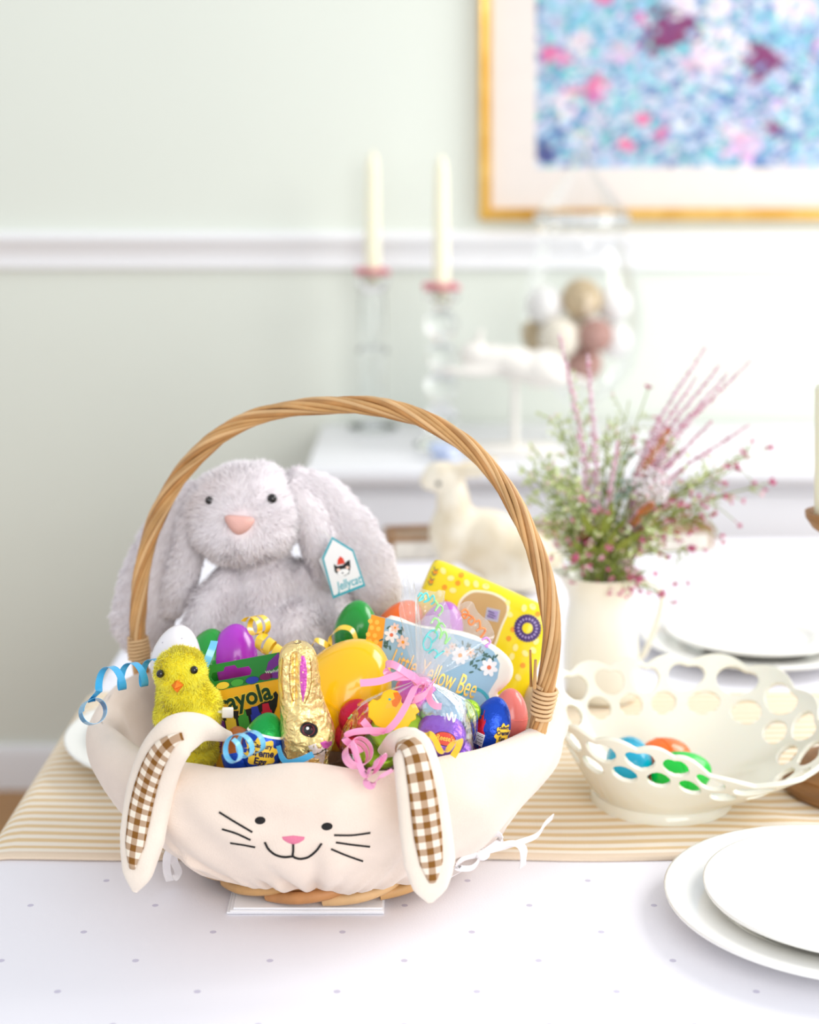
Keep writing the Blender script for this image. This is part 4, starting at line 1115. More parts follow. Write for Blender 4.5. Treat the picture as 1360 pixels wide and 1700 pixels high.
# folded napkin it stands on
nv = []
a0 = PZ(376, 1512, T + 0.003); 
tn = thing('folded_napkin', 'folded white paper napkin under the front of the basket', 'napkin', (a0[0] + 0.06, a0[1] + 0.04, T + 0.0004))
for i in range(3):
    mesh('layer', *bevbox((a0[0] + 0.059 + 0.001 * i, a0[1] + 0.040 - 0.0012 * (i % 2), T + 0.0012 + 0.0017 * i), (0.118 - 0.003 * i, 0.08, 0.0016), 0.0006, 2), M['napkin'], tn)
bk = thing('wicker_basket', 'round wicker gift basket with tall twisted willow handle', 'basket', C0)
body = [(0, 0.003), (0.098, 0.003), (0.104, 0.009), (0.112, 0.018), (0.128, 0.032), (0.144, 0.048), (0.157, 0.065), (0.167, 0.083), (0.1725, 0.094), (0.1745, 0.102), (0.1745, 0.108),
        (0.1705, 0.108), (0.1705, 0.102), (0.169, 0.094), (0.163, 0.083), (0.153, 0.065), (0.140, 0.048), (0.124, 0.032), (0.108, 0.02), (0, 0.012)]
mesh('woven_wall', *revolve(body, C0, 72), M['willow2'], bk)
for k in range(15):                                    # border rods laid over each other around the foot
    th = 2 * PI * k / 15 + 0.12
    p = []
    for i in range(9):
        s = i / 8; a = th + 0.68 * s
        r = 0.1035 + 0.006 * math.sin(PI * min(1, s * 1.15)); h = 0.0042 + 0.0105 * s
        p.append(C0 + np.array([r * math.cos(a), r * math.sin(a), h]))
    mesh('border_rod', *tube(cr(p, 3), [0.0040, 0.0046, 0.0044, 0.0036], 10), (M['willow'], M['willowred'], M['willow3'])[k % 3], bk)
mesh('foot_ring', *tube(cr([C0 + np.array([0.106 * math.cos(a), 0.106 * math.sin(a), 0.0165]) for a in np.linspace(0, 2 * PI, 33)], 3), 0.0036, 10), M['willow'], bk)

# handle
hu = unit([0.334, -0.159, 0]); ha, hb = 0.183, 0.224; ZR = BZ + 0.134
HP = Plane((BX, BY, ZR), hu, (0, 0, 1.0))
hp = [HP.px(238, 1150), HP.px(233, 1105)] + [HP.px(*q) for q in ((229, 1060), (229, 1015), (236, 950), (251, 885), (274, 830), (308, 778), (352, 733), (405, 700), (470, 681), (540, 673), (610, 673), (675, 686), (735, 712), (788, 750), (835, 806), (872, 872), (898, 940), (912, 1005), (916, 1060), (911, 1115), (902, 1165))] + [HP.px(895, 1200), HP.px(884, 1260)]
hpath = cr(hp, 5)
seglen = np.linalg.norm(np.diff(hpath, axis=0), axis=1); arc = np.concatenate([[0], np.cumsum(seglen)]); Ltot = arc[-1]
q = np.linspace(0, Ltot, 220); hpath = np.stack([np.interp(q, arc, hpath[:, i]) for i in range(3)], 1)
tg = tangents(hpath); hn = np.cross(hu, [0, 0, 1.0])
hd = mesh('handle', *tube(hpath, 0.0046, 10), M['willowshade'], bk, sharp=0)  # core coloured dark so the grooves between strands read as shaded
NSTR = 11
for k in range(NSTR):
    pts = []
    ph0 = 2 * PI * k / NSTR; wob = RNG.random() * 6
    for i in range(0, 220, 2):
        s = i / 219
        if s < 0.085 or s > 0.915: rad_ = 0.0052
        else: rad_ = 0.0054 + 0.0006 * math.sin(s * 23 + wob)
        a = ph0 + 2 * PI * 3.6 * s + 0.12 * math.sin(s * 31 + wob)
        n1 = hn; n2 = np.cross(tg[i], hn)
        pts.append(hpath[i] + rad_ * (n1 * math.cos(a) + n2 * math.sin(a)))
    rr_ = 0.00165 + 0.0004 * RNG.random()
    mesh('willow_strand', *tube(pts, [rr_, rr_ * 1.1, rr_, rr_ * 1.05, rr_], 8), (M['willow'], M['willow3'], M['willow2'], M['willow'])[k % 4], hd, sharp=0)
for end, (s0, s1) in enumerate(((0.048, 0.098), (0.892, 0.945))):      # cane lashing where the handle meets the rim
    hy_ = HY + (HC - hpath[:, 2]) / hpath[:, 1] * F; hf = slice(0, 60) if end == 0 else slice(160, 220)
    i0, i1 = [hf.start + int(np.argmin(np.abs(hy_[hf] - y_))) for y_ in ((1100, 1056) if end == 0 else (1140, 1192))]
    p0, p1 = hpath[i0], hpath[i1]
    n = 170; pts = []
    for i in range(n):
        s = i / (n - 1); c = p0 + (p1 - p0) * s; a = 2 * PI * 7 * s
        ax = unit(p1 - p0); n2 = np.cross(ax, hn)
        pts.append(c + 0.0084 * (hn * math.cos(a) + n2 * math.sin(a)) + hu * 0.0006 * math.sin(a * 3.1))
    mesh('cane_lashing', *tube(pts, 0.0014, 7), M['cane'], bk, sharp=0)
for q_ in range(3):                                                    # loose ends by the lashing
    b_ = hpath[int(0.905 * 219)] + hn * (-0.006 + 0.002 * q_)
    pass
e0 = hpath[i0]
mesh('loose_rod', *tube([e0 - hu * 0.010 + hn * 0.006, e0 - hu * 0.0105 + hn * 0.0065 + np.array([0, 0, 0.028])], [0.0013, 0.0009], 6), M['willow2'], bk)
mesh('loose_rod', *tube([e0 - hu * 0.006 + hn * 0.0095, e0 - hu * 0.005 + hn * 0.0095 + np.array([0, 0, 0.022])], [0.0016, 0.0012], 6), M['willow'], bk)

# ------------------------------------------------------------------ fabric liner with the bunny face
prof = [(0.0, 0.052), (0.06, 0.052), (0.115, 0.054), (0.135, 0.062), (0.150, 0.080), (0.159, 0.10), (0.1645, 0.118), (0.1685, 0.130), (0.1735, 0.1365), (0.180, 0.139), (0.1865, 0.1365), (0.1912, 0.129), (0.193, 0.116), (0.1905, 0.100), (0.1845, 0.083),
        (0.175, 0.066), (0.162, 0.050), (0.147, 0.036), (0.132, 0.0255), (0.121, 0.0185), (0.1155, 0.0150), (0.1125, 0.0145), (0.1115, 0.0165)]
pp = cr([(r, h, 0) for r, h in prof], 5)[:, :2]
pp[:, 0] = np.maximum(pp[:, 0], 0)
NTH = 540
ths = np.linspace(0, 2 * PI, NTH, endpoint=False)
rim_i = int(9 * 5)
g1 = np.sin(46 * ths + 2.3 * np.sin(3 * ths) + 1.7 * np.sin(7 * ths + 1)); g1 = np.sign(g1) * np.abs(g1) ** 0.8 * (0.65 + 0.35 * np.sin(11 * ths + 0.6))
g2 = np.sin(21 * ths + 1.9 * np.sin(5 * ths + 2)) * (0.6 + 0.4 * np.sin(4 * ths))
g3 = np.sin(5 * ths + 0.5) * 0.5 + np.sin(9 * ths + 2.0) * 0.5
g4 = np.sin(13 * ths + 1.1 * np.sin(6 * ths)) 
rf = np.random.default_rng(5); FOLD = []
for q_ in range(62):
    FOLD.append((2 * PI * (q_ + 0.7 * rf.random()) / 62, 0.018 + 0.022 * rf.random(), 0.034 + 0.055 * rf.random() ** 1.6, rf.choice([-1, 1]) * (0.0055 + 0.007 * rf.random()), rf.normal() * 2.2))
def folds(th, h):
    d = 0.0
    for tc, sg, rc, am, sl in FOLD:
        x = (th - tc - sl * (h - 0.015) + PI) % (2 * PI) - PI
        if abs(x) < 3 * sg and h < rc:
            s = (rc - h) / (rc - 0.014); s = min(1.0, s); d += am * math.exp(-(x / sg) ** 2) * s * s * (3 - 2 * s)
    return d * (0.45 + 0.55 * min(1.0, max(0.0, (h - 0.014) / 0.010)))
V = []
for i, th in enumerate(ths):
    for j, (r, h) in enumerate(pp[1:]):
        if j + 1 > rim_i:
            a = np.clip((0.062 - h) / 0.042, 0, 1); a2 = np.clip((0.10 - h) / 0.06, 0, 1) ** 1.3; 
            up = np.clip((0.132 - h) / 0.03, 0, 1)
            d = folds(th, h) + 0.0022 * a2 * g2[i] + 0.0028 * up * g3[i] * (1 - a) + 0.0018 * up * math.sin(13 * th + h * 70 + 1.5 * math.sin(6 * th)) 
            hh = h + 0.0012 * a * g2[(i + 5) % NTH]
        else:
            w_ = np.clip((h - 0.06) / 0.05, 0, 1)
            d = 0.0015 * w_ * g4[i]; hh = h
        top = np.clip((h - 0.12) / 0.019, 0, 1)
        hh += top * 0.0022 * (math.sin(7 * th + 1.0) + math.sin(11 * th + 0.4) * 0.6)
        hh -= (0.008 + (0.012 if math.cos(th) < 0 else 0.006) * abs(math.cos(th)) ** 1.2) * np.clip((h - 0.07) / 0.065, 0, 1)      # the cloth sags between the handle feet
        V.append((BX + (r + d) * math.cos(th), BY + (r + d) * math.sin(th), BZ + hh))
m_ = len(pp) - 1
V = np.array(V); Fc = grid_faces(NTH, m_, True, False)
V = np.vstack([V, [[BX, BY, BZ + pp[0][1]]]])
Fc += [(len(V) - 1, i * m_, ((i + 1) % NTH) * m_)[::-1] for i in range(NTH)]
ln = thing('basket_liner', 'cream velour basket liner with embroidered bunny face and two floppy ears', 'liner', C0)
mesh('fabric', V, Fc, M['velour'], ln, sharp=0)
LB = bvh(V, Fc)
def stitch(name, pxs, r, m, parent, n=5, flat=False):
    pts = []
    for x, y in cr([(a, b, 0) for a, b in pxs], n)[:, :2]:
        h, nn = cast(LB, x, y)
        if h is not None: pts.append(h + nn * r * 0.5)
    return mesh(name, *tube(pts, r, 7), m, parent)
def patch(name, pts, m, parent, th=0.0007):
    """satin-stitched patch following the fabric: px outline, domed"""
    c = np.mean(np.array(pts), 0); V = []; n = len(pts)
    h, nn = cast(LB, *c); V.append(h + nn * th * 1.6); 
    for s in (0.6, 1.0):
        for p in pts:
            q = c + (np.array(p) - c) * s; h, n2 = cast(LB, *q); V.append(h + n2 * (th * 1.3 if s < 1 else th * 0.15))
    Fc = [(0, 1 + k, 1 + (k + 1) % n) for k in range(n)] + [(1 + k, 1 + n + k, 1 + n + (k + 1) % n, 1 + (k + 1) % n) for k in range(n)]
    return mesh(name, V, Fc, m, parent, sharp=0)
def ell(cx_, cy_, rx, ry, n=18, a=0.0): return [(cx_ + rx * math.cos(t) * math.cos(a) - ry * math.sin(t) * math.sin(a), cy_ + rx * math.cos(t) * math.sin(a) + ry * math.sin(t) * math.cos(a)) for t in np.linspace(0, 2 * PI, n, endpoint=False)]
patch('embroidered_eye', ell(432, 1362, 9, 6.5, a=-0.1), M['thread'], ln)
patch('embroidered_eye', ell(543, 1372, 9.5, 6.5, a=-0.1), M['thread'], ln)
patch('embroidered_nose', [(468, 1389), (487, 1387), (506, 1389), (505, 1394), (497, 1399), (487, 1402), (478, 1399), (470, 1394)], M['pinkthread'], ln)
stitch('embroidered_mouth', [(440, 1398), (446, 1409), (457, 1418), (471, 1422), (487, 1421), (487, 1401)][:5], 0.0008, M['thread'], ln)
stitch('embroidered_mouth', [(487, 1401), (487, 1412), (487, 1421), (498, 1425), (512, 1422), (525, 1412), (534, 1400)], 0.0008, M['thread'], ln)
for pxs in ([(364, 1348), (390, 1364), (419, 1381)], [(369, 1376), (392, 1383), (416, 1394)], [(383, 1399), (403, 1402), (424, 1406)], [(555, 1386), (585, 1386), (615, 1382)], [(558, 1398), (586, 1402), (614, 1405)], [(550, 1409), (576, 1420), (602, 1429)]):
    stitch('whisker', pxs, 0.0007, M['thread'], ln)

def liner_ear(pts, ws, gin0, gin1, gw):
    path = cr(pts, 8); N = len(path); t_ = tangents(path)
    rad_ = path - np.array([BX, BY, 0]); rad_[:, 2] = 0
    out = np.array([unit(unit(r) * 0.75 + np.array([-0.05, -0.6, 0.0])) for r in rad_])
    out = np.array([unit(o - t * np.dot(o, t)) for o, t in zip(out, t_)])
    wd = np.cross(t_, out)
    w = interp(ws, N); s = np.linspace(0, 1, N)
    th = np.minimum(0.0085, w * 0.55)
    V, Fc = loft(path, wd, out, w, th, 28, 0.8)
    # a soft channel along the seam between rim and lining
    e = mesh('ear', V, Fc, M['earvelour'], ln, sharp=0)
    i0, i1 = int(gin0 * (N - 1)), int(gin1 * (N - 1)); K = 9; GV = []; UV = []
    arcl = np.concatenate([[0], np.cumsum(np.linalg.norm(np.diff(path, axis=0), axis=1))])
    eb = bvh(V, Fc)
    for i in range(i0, i1 + 1):
        u_ = (i - i0) / max(1, i1 - i0); hw = interp(gw, 101)[int(u_ * 100)]
        for j in range(K):
            x = -1 + 2 * j / (K - 1); p = path[i] + wd[i] * hw * x
            h = eb.ray_cast(Vector(tuple(p + out[i] * 0.05)), Vector(tuple(-out[i])))
            lift = 0.0004 + 0.0010 * (1 - x * x)
            GV.append((np.array(h[0]) if h[0] is not None else p + out[i] * 0.007) + out[i] * lift)
            UV.append((hw * x / 0.0092 + 0.25, arcl[i] / 0.0092))
    n_ = i1 - i0 + 1
    g = mesh('ear_lining', GV, grid_faces(n_, K), M['gingham'], e, sharp=0, uv=UV)
    sd = g.modifiers.new('thickness', 'SOLIDIFY'); sd.thickness = 0.0008; sd.offset = -1
    g['label'] = 'brown and cream gingham ear lining'
    return e
k = 1.13 / F
liner_ear([P(372, 1222, 1.155), P(335, 1214, 1.125), P(296, 1222, 1.118), P(268, 1258, 1.128), P(248, 1320, 1.140), P(236, 1390, 1.140), P(228, 1450, 1.138), P(224, 1480, 1.138)],
          np.array([16, 28, 36, 40, 43, 41, 27, 5]) * k, 0.26, 0.83, np.array([5, 16, 19, 21, 21, 18, 4]) * k)
liner_ear([P(640, 1248, 1.150), P(664, 1236, 1.122), P(684, 1246, 1.102), P(697, 1300, 1.088), P(706, 1370, 1.088), P(713, 1430, 1.090), P(714, 1474, 1.091), P(714, 1498, 1.091)],
          np.array([14, 26, 34, 39, 42, 42, 28, 5]) * k, 0.20, 0.79, np.array([5, 16, 20, 22, 22, 18, 4]) * k)

# cotton ties of the liner: a loose bow on the right, hanging ends on the left
def tie(name, pts, w, n=6, wd=None, parent=ln): return mesh(name, *strip(cr(pts, n), wd if wd is not None else (0.2, 0.6, 0.8), w, 0.0008), M['cord'], parent, sharp=30)
tb_ = tie('tie', [P(745, 1452, 1.215), P(775, 1435, 1.21), P(800, 1418, 1.205)], 0.006)
for pts in ([P(800, 1418, 1.20), P(830, 1395, 1.19), P(822, 1384, 1.19), P(800, 1402, 1.195), P(797, 1416, 1.20)], [P(800, 1418, 1.20), P(770, 1425, 1.19), P(760, 1440, 1.19), P(785, 1440, 1.195), P(800, 1420, 1.20)],
            [P(800, 1416, 1.199), P(845, 1400, 1.195), P(868, 1408, 1.20), P(868, 1438, 1.215)], [P(800, 1416, 1.201), P(850, 1402, 1.215), P(890, 1388, 1.24), P(905, 1368, 1.26), P(918, 1356, 1.27)]):
    tie('tie_loop', pts, 0.0062, wd=(0.1, -0.5, 0.8))
mesh('tie_knot', *sphere(P(801, 1417, 1.199), (0.006, 0.005, 0.005), 12, 8), M['cord'], ln)
tie('tie', [P(290, 1400, 1.20), P(278, 1420, 1.205), P(277, 1445, 1.225), P(282, 1462, 1.236)], 0.006, wd=(1, 0.2, 0))
tie('tie', [P(292, 1400, 1.205), P(288, 1425, 1.215), P(296, 1448, 1.238), P(288, 1460, 1.240)], 0.006, wd=(1, 0.3, 0.2))

# crumpled paper added under the gifts, brown so the gaps look shaded
V = []; 
rs = np.linspace(0, 1, 16)[1:]; NTF = 64
for a in np.linspace(0, 2 * PI, NTF, endpoint=False):
    for s in rs:
        h = 0.098 + 0.016 * s * math.sin(a) * (1 - s) * 3 - 0.022 * s ** 6 + 0.004 * math.sin(a * 9 + s * 20) * s + 0.004 * math.cos(a * 5 - s * 31)
        r = s * 0.150; V.append((BX + r * math.cos(a), BY + r * math.sin(a), BZ + h))
V.append((BX, BY, BZ + 0.1)); m_ = len(rs); Fc = grid_faces(NTF, m_, True, False) + [(len(V) - 1, i * m_, ((i + 1) % NTF) * m_)[::-1] for i in range(NTF)]
nb = len(V)
for a in np.linspace(0, 2 * PI, NTF, endpoint=False): V.append((BX + 0.120 * math.cos(a), BY + 0.120 * math.sin(a), BZ + 0.060))
Fc += [(i * m_ + m_ - 1, nb + i, nb + (i + 1) % NTF, ((i + 1) % NTF) * m_ + m_ - 1) for i in range(NTF)] + [tuple(range(nb, nb + NTF))]
M['gap_shade'] = mat('gap_shade_paper', lin(120, 88, 58), 0.8, var=0.3, vscale=60, bump=0.8, bscale=60)  # brown stands in for shade in the gaps between gifts
tag(mesh('paper_filling', V, Fc, M['gap_shade'], sharp=25), 'crumpled paper filling beneath the gifts, browned to darken the gaps', 'paper')
# ------------------------------------------------------------------ plush bunny
Yb = 1.40; k = Yb / F
parts = [E(408, 852, 0, 96 * k, 0.046, 82 * k, Yb), E(402, 888, -0.016, 74 * k, 0.036, 46 * k, Yb), E(412, 815, 0.0, 72 * k, 0.040, 46 * k, Yb), E(365, 880, -0.012, 46 * k, 0.03, 40 * k, Yb), E(440, 880, -0.012, 50 * k, 0.03, 42 * k, Yb),
         E(432, 978, 0.012, 70 * k, 0.042, 74 * k, Yb), E(458, 1062, 0.005, 102 * k, 0.052, 92 * k, Yb), E(452, 1130, 0.005, 100 * k, 0.052, 70 * k, Yb),
         tube(cr([P(388, 955, 1.395), P(358, 1000, 1.385), P(340, 1050, 1.378), P(336, 1090, 1.37)], 5), [26 * k, 34 * k, 36 * k, 26 * k], 16),
         tube(cr([P(490, 945, 1.405), P(532, 985, 1.41), P(562, 1035, 1.40), P(575, 1080, 1.385)], 5), [26 * k, 36 * k, 38 * k, 26 * k], 16)]
V, Fc = remesh(parts, 0.0038, 5)
pb = thing('plush_bunny', 'silver-grey plush bunny with long floppy ears sitting in the basket', 'soft toy', P(452, 1195, Yb))
b_ = mesh('body', V, Fc, M['plush_skin'], pb, sharp=0)
BB = bvh(V, Fc)
nose_c, nose_n = cast(BB, 398, 871); el_, eln = cast(BB, 350, 832); er_, ern = cast(BB, 450, 829)
def bcomb(p):
    d = p - P(400, 850, Yb - 0.04); head = (p[:, 2] > P(0, 925, Yb)[2])
    c = np.where(head[:, None], d / (np.linalg.norm(d, axis=1, keepdims=True) + 1e-9), np.array([[0.0, -0.2, -1.0]]))
    return c
fur(V, Fc, 80000, 0.0070, 0.00055, bcomb, M['grey_fur'], b_, 0.45, 0.6, 0.42, 0.1, avoid=[(nose_c, 0.0105), (el_, 0.0028), (er_, 0.003)])
mesh('eye', *sphere(el_ + eln * 0.0022, 0.0036, 14, 10), M['black'], pb)
mesh('eye', *sphere(er_ + ern * 0.0024, 0.0043, 14, 10), M['black'], pb)
# suede nose: rounded triangle
npl = Plane(nose_c, (1, 0, -0.02), (0, 0.25, 1))
tri_ = cr([(-0.0125, 0.0065, 0), (0.0, 0.0072, 0), (0.0125, 0.0050, 0), (0.0085, -0.004, 0), (0.0, -0.0085, 0), (-0.0075, -0.004, 0)], 4, True)
NV = [npl.at(0, -0.0005, 0.0115)]
for s, d in ((0.5, 0.0108), (0.85, 0.0085), (1.0, 0.0045), (0.95, -0.004)):
    for q in tri_: NV.append(npl.at(q[0] * s, q[1] * s, d))
n_ = len(tri_); NF = [(0, 1 + i, 1 + (i + 1) % n_) for i in range(n_)]
for r_ in range(3): NF += [(1 + r_ * n_ + i, 1 + (r_ + 1) * n_ + i, 1 + (r_ + 1) * n_ + (i + 1) % n_, 1 + r_ * n_ + (i + 1) % n_) for i in range(n_)]
mesh('nose', NV, NF, M['nosepink'], pb, sharp=0)
def bunny_ear(lobes, seed):
    ps = []
    for pts, ws, th in lobes:
        path = cr([P(*q) for q in pts], 6); t_ = tangents(path); nd = np.array([unit(np.array([0, -1, 0.1]) - t * np.dot([0, -1, 0.1], t)) for t in t_])
        ps.append(loft(path, np.cross(t_, nd), nd, np.array(ws) * k, np.minimum(th, np.array(ws) * k * 0.8), 18))
    V, Fc = remesh(ps, 0.0034, 5)
    e = mesh('ear', V, Fc, M['plush_skin'], pb, sharp=0)
    d = unit(P(*lobes[0][0][-2]) - P(*lobes[0][0][0]))
    fur(V, Fc, 30000, 0.0068, 0.00055, d, M['grey_fur'], e, 0.42, 0.75, 0.40, 0.1)
bunny_ear([([(352, 806, 1.405), (312, 838, 1.415), (280, 900, 1.422), (255, 970, 1.425), (238, 1030, 1.425), (238, 1075, 1.425)], [16, 34, 50, 58, 54, 28], 0.014), ([(345, 812, 1.395), (325, 860, 1.395), (314, 915, 1.398), (300, 975, 1.405), (285, 1020, 1.412)], [14, 24, 27, 26, 14], 0.011)], 1)
bunny_ear([([(478, 790, 1.405), (528, 820, 1.415), (572, 875, 1.42), (604, 935, 1.42), (622, 985, 1.415), (620, 1016, 1.41)], [18, 34, 46, 50, 42, 22], 0.014), ([(478, 800, 1.395), (506, 845, 1.392), (526, 895, 1.392), (540, 945, 1.398), (552, 985, 1.405)], [16, 26, 28, 26, 14], 0.011)], 2)
# hang tag
tp = Plane(P(570, 942, 1.362), P(587, 913, 1.362) - P(551, 891, 1.362) + (P(607, 973, 1.362) - P(553, 994, 1.362)), (0.0, 0.12, 1))
out_px = [(551, 891), (587, 913), (607, 973), (553, 994), (535, 926)]
poly = [tp.px(*q) for q in out_px]
tgm = mesh('hang_tag', *extrude_poly(poly, tp.n, 0.0008), M['teal'], pb, smooth=False)
c_ = np.mean(poly, 0)
flat = lambda pts: (np.array(pts), [tuple(range(len(pts)))])
inn = [c_ + (p - c_) * 0.90 + tp.n * 0.0003 for p in poly]
mesh('tag_face', *flat(inn), M['paper'], tgm, smooth=False)
bp_ = Plane(P(545, 950, 1.367), tp.u, tp.v)
mesh('tag_back', *extrude_poly([bp_.px(*q) for q in ((546, 905), (562, 912), (565, 960), (546, 973), (530, 930))], bp_.n, 0.0008), M['paper'], pb, smooth=False)
def pxflat(pl, pts, d): return flat([pl.px(*q, d) for q in pts])
def pxvf(pl, pts, d):                       # px outline -> triangulated flat print on the plane
    V2 = [pl.loc(pl.px(*q)) for q in pts]; vf = poly2(V2); return pl.put(vf, d)
mesh('print', *pxvf(tp, [(554, 936), (560, 940), (569, 938), (577, 931), (581, 929), (582, 941), (580, 952), (573, 956), (562, 955), (556, 949)], 0.0005), M['black_print'], tgm, smooth=False)
mesh('print', *pxvf(tp, ell(570, 950, 10, 5.5, a=-0.25), 0.0006), M['white_print'], tgm, smooth=False)
for q in ((562, 946), (577, 942)): mesh('print', *pxvf(tp, ell(q[0], q[1], 3, 2.4), 0.0007), M['petalprint'], tgm, smooth=False)
mesh('print', *pxvf(tp, ell(569, 951, 1.5, 1.2), 0.0008), M['black_print'], tgm, smooth=False)
mesh('print', *pxvf(tp, [(560, 938), (561, 929), (565, 923), (570, 927), (573, 935)], 0.0006), M['red_print'], tgm, smooth=False)
ts = Plane(tp.px(579, 968), tp.px(600, 961) - tp.px(560, 975), tp.v)
mesh('lettering', *ts.put(text_vf('Jellycat', 0.0105, 0.72, 0.25, 0.012), 0.0005), M['teal'], tgm, smooth=False)
mesh('tag_string', *tube([tp.px(551, 897, 0.0), P(538, 880, 1.372)], 0.0004, 5), M['whiteplastic'], pb)

# ------------------------------------------------------------------ wind-up chick
Yc = 1.197; k = Yc / F
parts = [E(300, 1115, 0, 42 * k, 0.019, 39 * k, Yc), E(312, 1188, 0.004, 54 * k, 0.024, 44 * k, Yc), E(306, 1155, 0.003, 44 * k, 0.020, 38 * k, Yc), E(318, 1215, 0.006, 46 * k, 0.022, 28 * k, Yc), E(318, 1245, 0.012, 44 * k, 0.022, 34 * k, Yc), E(352, 1180, 0.006, 14 * k, 0.014, 34 * k, Yc)]
V, Fc = remesh(parts, 0.0022, 4)
ck = thing('plush_chick', 'fluffy yellow wind-up chick with orange beak at the left of the basket', 'soft toy', P(316, 1238, Yc + 0.005))
b_ = mesh('body', V, Fc, M['chick_skin'], ck, sharp=0)
CB = bvh(V, Fc)
be_c, be_n = cast(CB, 295, 1138); e1, n1 = cast(CB, 270, 1118); e2, n2 = cast(CB, 320, 1113)
fur(V, Fc, 46000, 0.0033, 0.00045, (0, -0.1, -0.6), M['yellow_fur'], b_, 0.55, 0.45, 0.6, 0.1, avoid=[(be_c, 0.0045), (e1, 0.0022), (e2, 0.0022)])
for e_, n_ in ((e1, n1), (e2, n2)): mesh('eye', *sphere(e_ + n_ * 0.0022, 0.0030, 14, 10), M['black'], ck)
bq = Plane(be_c, (1, 0, 0), (0, 0.1, 1))
tipb = bq.at(-0.0008, -0.0010, 0.0095)
for s, dz in ((1, 0.0), (-1, 0.0)):
    base = [bq.at(-0.0046, 0.0005, 0.001), bq.at(0.0, 0.0052 * s, 0.001), bq.at(0.0046, 0.0005, 0.001)]
    bt = tipb + bq.v * s * 0.0006
    mid = bq.at(0, 0.0032 * s, 0.0062)
    Vb = np.array([base[0], base[1], base[2], bt, mid, bq.at(0, 0.0, 0.0)])
    mesh('beak', Vb, [(0, 4, 1), (1, 4, 2), (0, 3, 4), (4, 3, 2), (0, 2, 3), (0, 1, 5), (1, 2, 5)], M['beak'], ck, smooth=False)
kp = P(378, 1183, Yc - 0.004)
mesh('wind_up_knob', *bevbox(kp, (0.0085, 0.0045, 0.0075), 0.001, 2), M['whiteplastic'], ck)
mesh('wind_up_shaft', *tube([kp, kp - [0.010, -0.003, 0]], 0.0012, 8), M['whiteplastic'], ck)

# ------------------------------------------------------------------ crayon carton
Yk = 1.222
cp = Plane(P(331, 1108, Yk), P(464, 1083, Yk) - P(331, 1108, Yk), (0.0, 0.10, 1))
W_ = np.linalg.norm(P(464, 1083, Yk) - P(331, 1108, Yk)); H_ = 0.078; D_ = 0.017
L2 = lambda px, py: np.array(cp.loc(cp.px(px, py)))
cb = thing('crayon_box', 'green and yellow crayon carton with a hang hole behind the chick', 'box', cp.at(W_ / 2, -H_, -D_ / 2))
hy = L2(440, 1128)[1]
mesh('carton', *bevbox(cp.at(W_ / 2, (-H_ + hy) / 2, -D_ / 2), (W_, H_ + hy, D_), 0.0008, 1, cp.R()), M['cray_yellow'], cb, smooth=False)
hc_ = L2(384, 1119); hw_, hh_ = 0.0142, 0.0034
hole = [(-hw_, -hh_), (hw_, -hh_), (hw_ + 0.0018, 0), (hw_, hh_), (0.0055, hh_), (0.004, hh_ + 0.0028), (-0.004, hh_ + 0.0028), (-0.0055, hh_), (-hw_, hh_), (-hw_ - 0.0018, 0)]
mesh('header_card', *extrude_poly([cp.at(*q) for q in ((0, hy), (W_, hy), (W_, 0), (0, 0))], cp.n, 0.0009, holes=[[cp.at(hc_[0] + q[0], hc_[1] + q[1]) for q in hole]]), M['cray_green'], cb, smooth=False)
pr_ = MB()
sm = lambda vf, p: (np.asarray(vf[0]) + np.array([p[0], p[1], 0]), vf[1])
def cprint(name, vf, m, d=0.0003): return mesh(name, *cp.put(vf, d), m, cb, smooth=False)
cprint('green_band', poly2([(0.0, hy - 0.0015), (W_, hy - 0.0015), (W_, hy), (0, hy)]), M['cray_green'])
for q, nm in (((370, 1138), 'cr_yellow'), ((394, 1133), 'cr_green'), ((419, 1129), 'cr_blue'), ((442, 1123), 'cr_plum'), ((459, 1120), 'cr_purple')):
    p = L2(*q); cprint('printed_lid', disc2(p[0], p[1], 0.0050, 0.0026), M['cray_dark' if nm == 'x' else nm], 0.0004)
    cprint('printed_lid_rim', disc2(p[0], p[1] - 0.0002, 0.0054, 0.0030), M['cray_lettergreen'], 0.0002)
# smile-shaped window with crayons behind it
wpts = [L2(*q) for q in ((352, 1196), (375, 1180), (400, 1180), (425, 1173), (445, 1160), (458, 1147), (462, 1153), (460, 1172), (452, 1192), (438, 1222), (352, 1240))]
cprint('window', poly2(wpts), M['cray_dark'])
for q, nm in (((364, 1200), 'cr_purple'), ((383, 1197), 'cr_yellow'), ((404, 1192), 'cr_green'), ((425, 1187), 'cr_blue'), ((443, 1182), 'cr_red')):
    p = L2(*q)
    cprint('crayon', poly2([(p[0] - 0.0040, p[1] - 0.022), (p[0] + 0.0040, p[1] - 0.022), (p[0] + 0.0040, p[1] + 0.001), (p[0] - 0.0040, p[1] + 0.001)]), M[nm], 0.0004)
    cprint('crayon_tip', poly2([(p[0] - 0.0031, p[1] + 0.001), (p[0] + 0.0031, p[1] + 0.001), (p[0] + 0.0024, p[1] + 0.0065), (p[0] - 0.0024, p[1] + 0.0065)]), M[nm], 0.0004)
tc_ = L2(394, 1163)
cp2 = Plane(cp.at(tc_[0], tc_[1]), cp.u + cp.v * 0.10, cp.v)
tv = text_vf('Crayola', 0.0185, 0.92, 0.0, 0.0)
mesh('lettering_edge', *cp2.put(text_vf('Crayola', 0.0185, 0.92, 0.0, 0.06), 0.0005), M['cr_yellow'], cb, smooth=False)
mesh('lettering', *cp2.put(text_vf('Crayola', 0.0185, 0.92, 0.0, 0.028), 0.0008), M['cray_lettergreen'], cb, smooth=False)
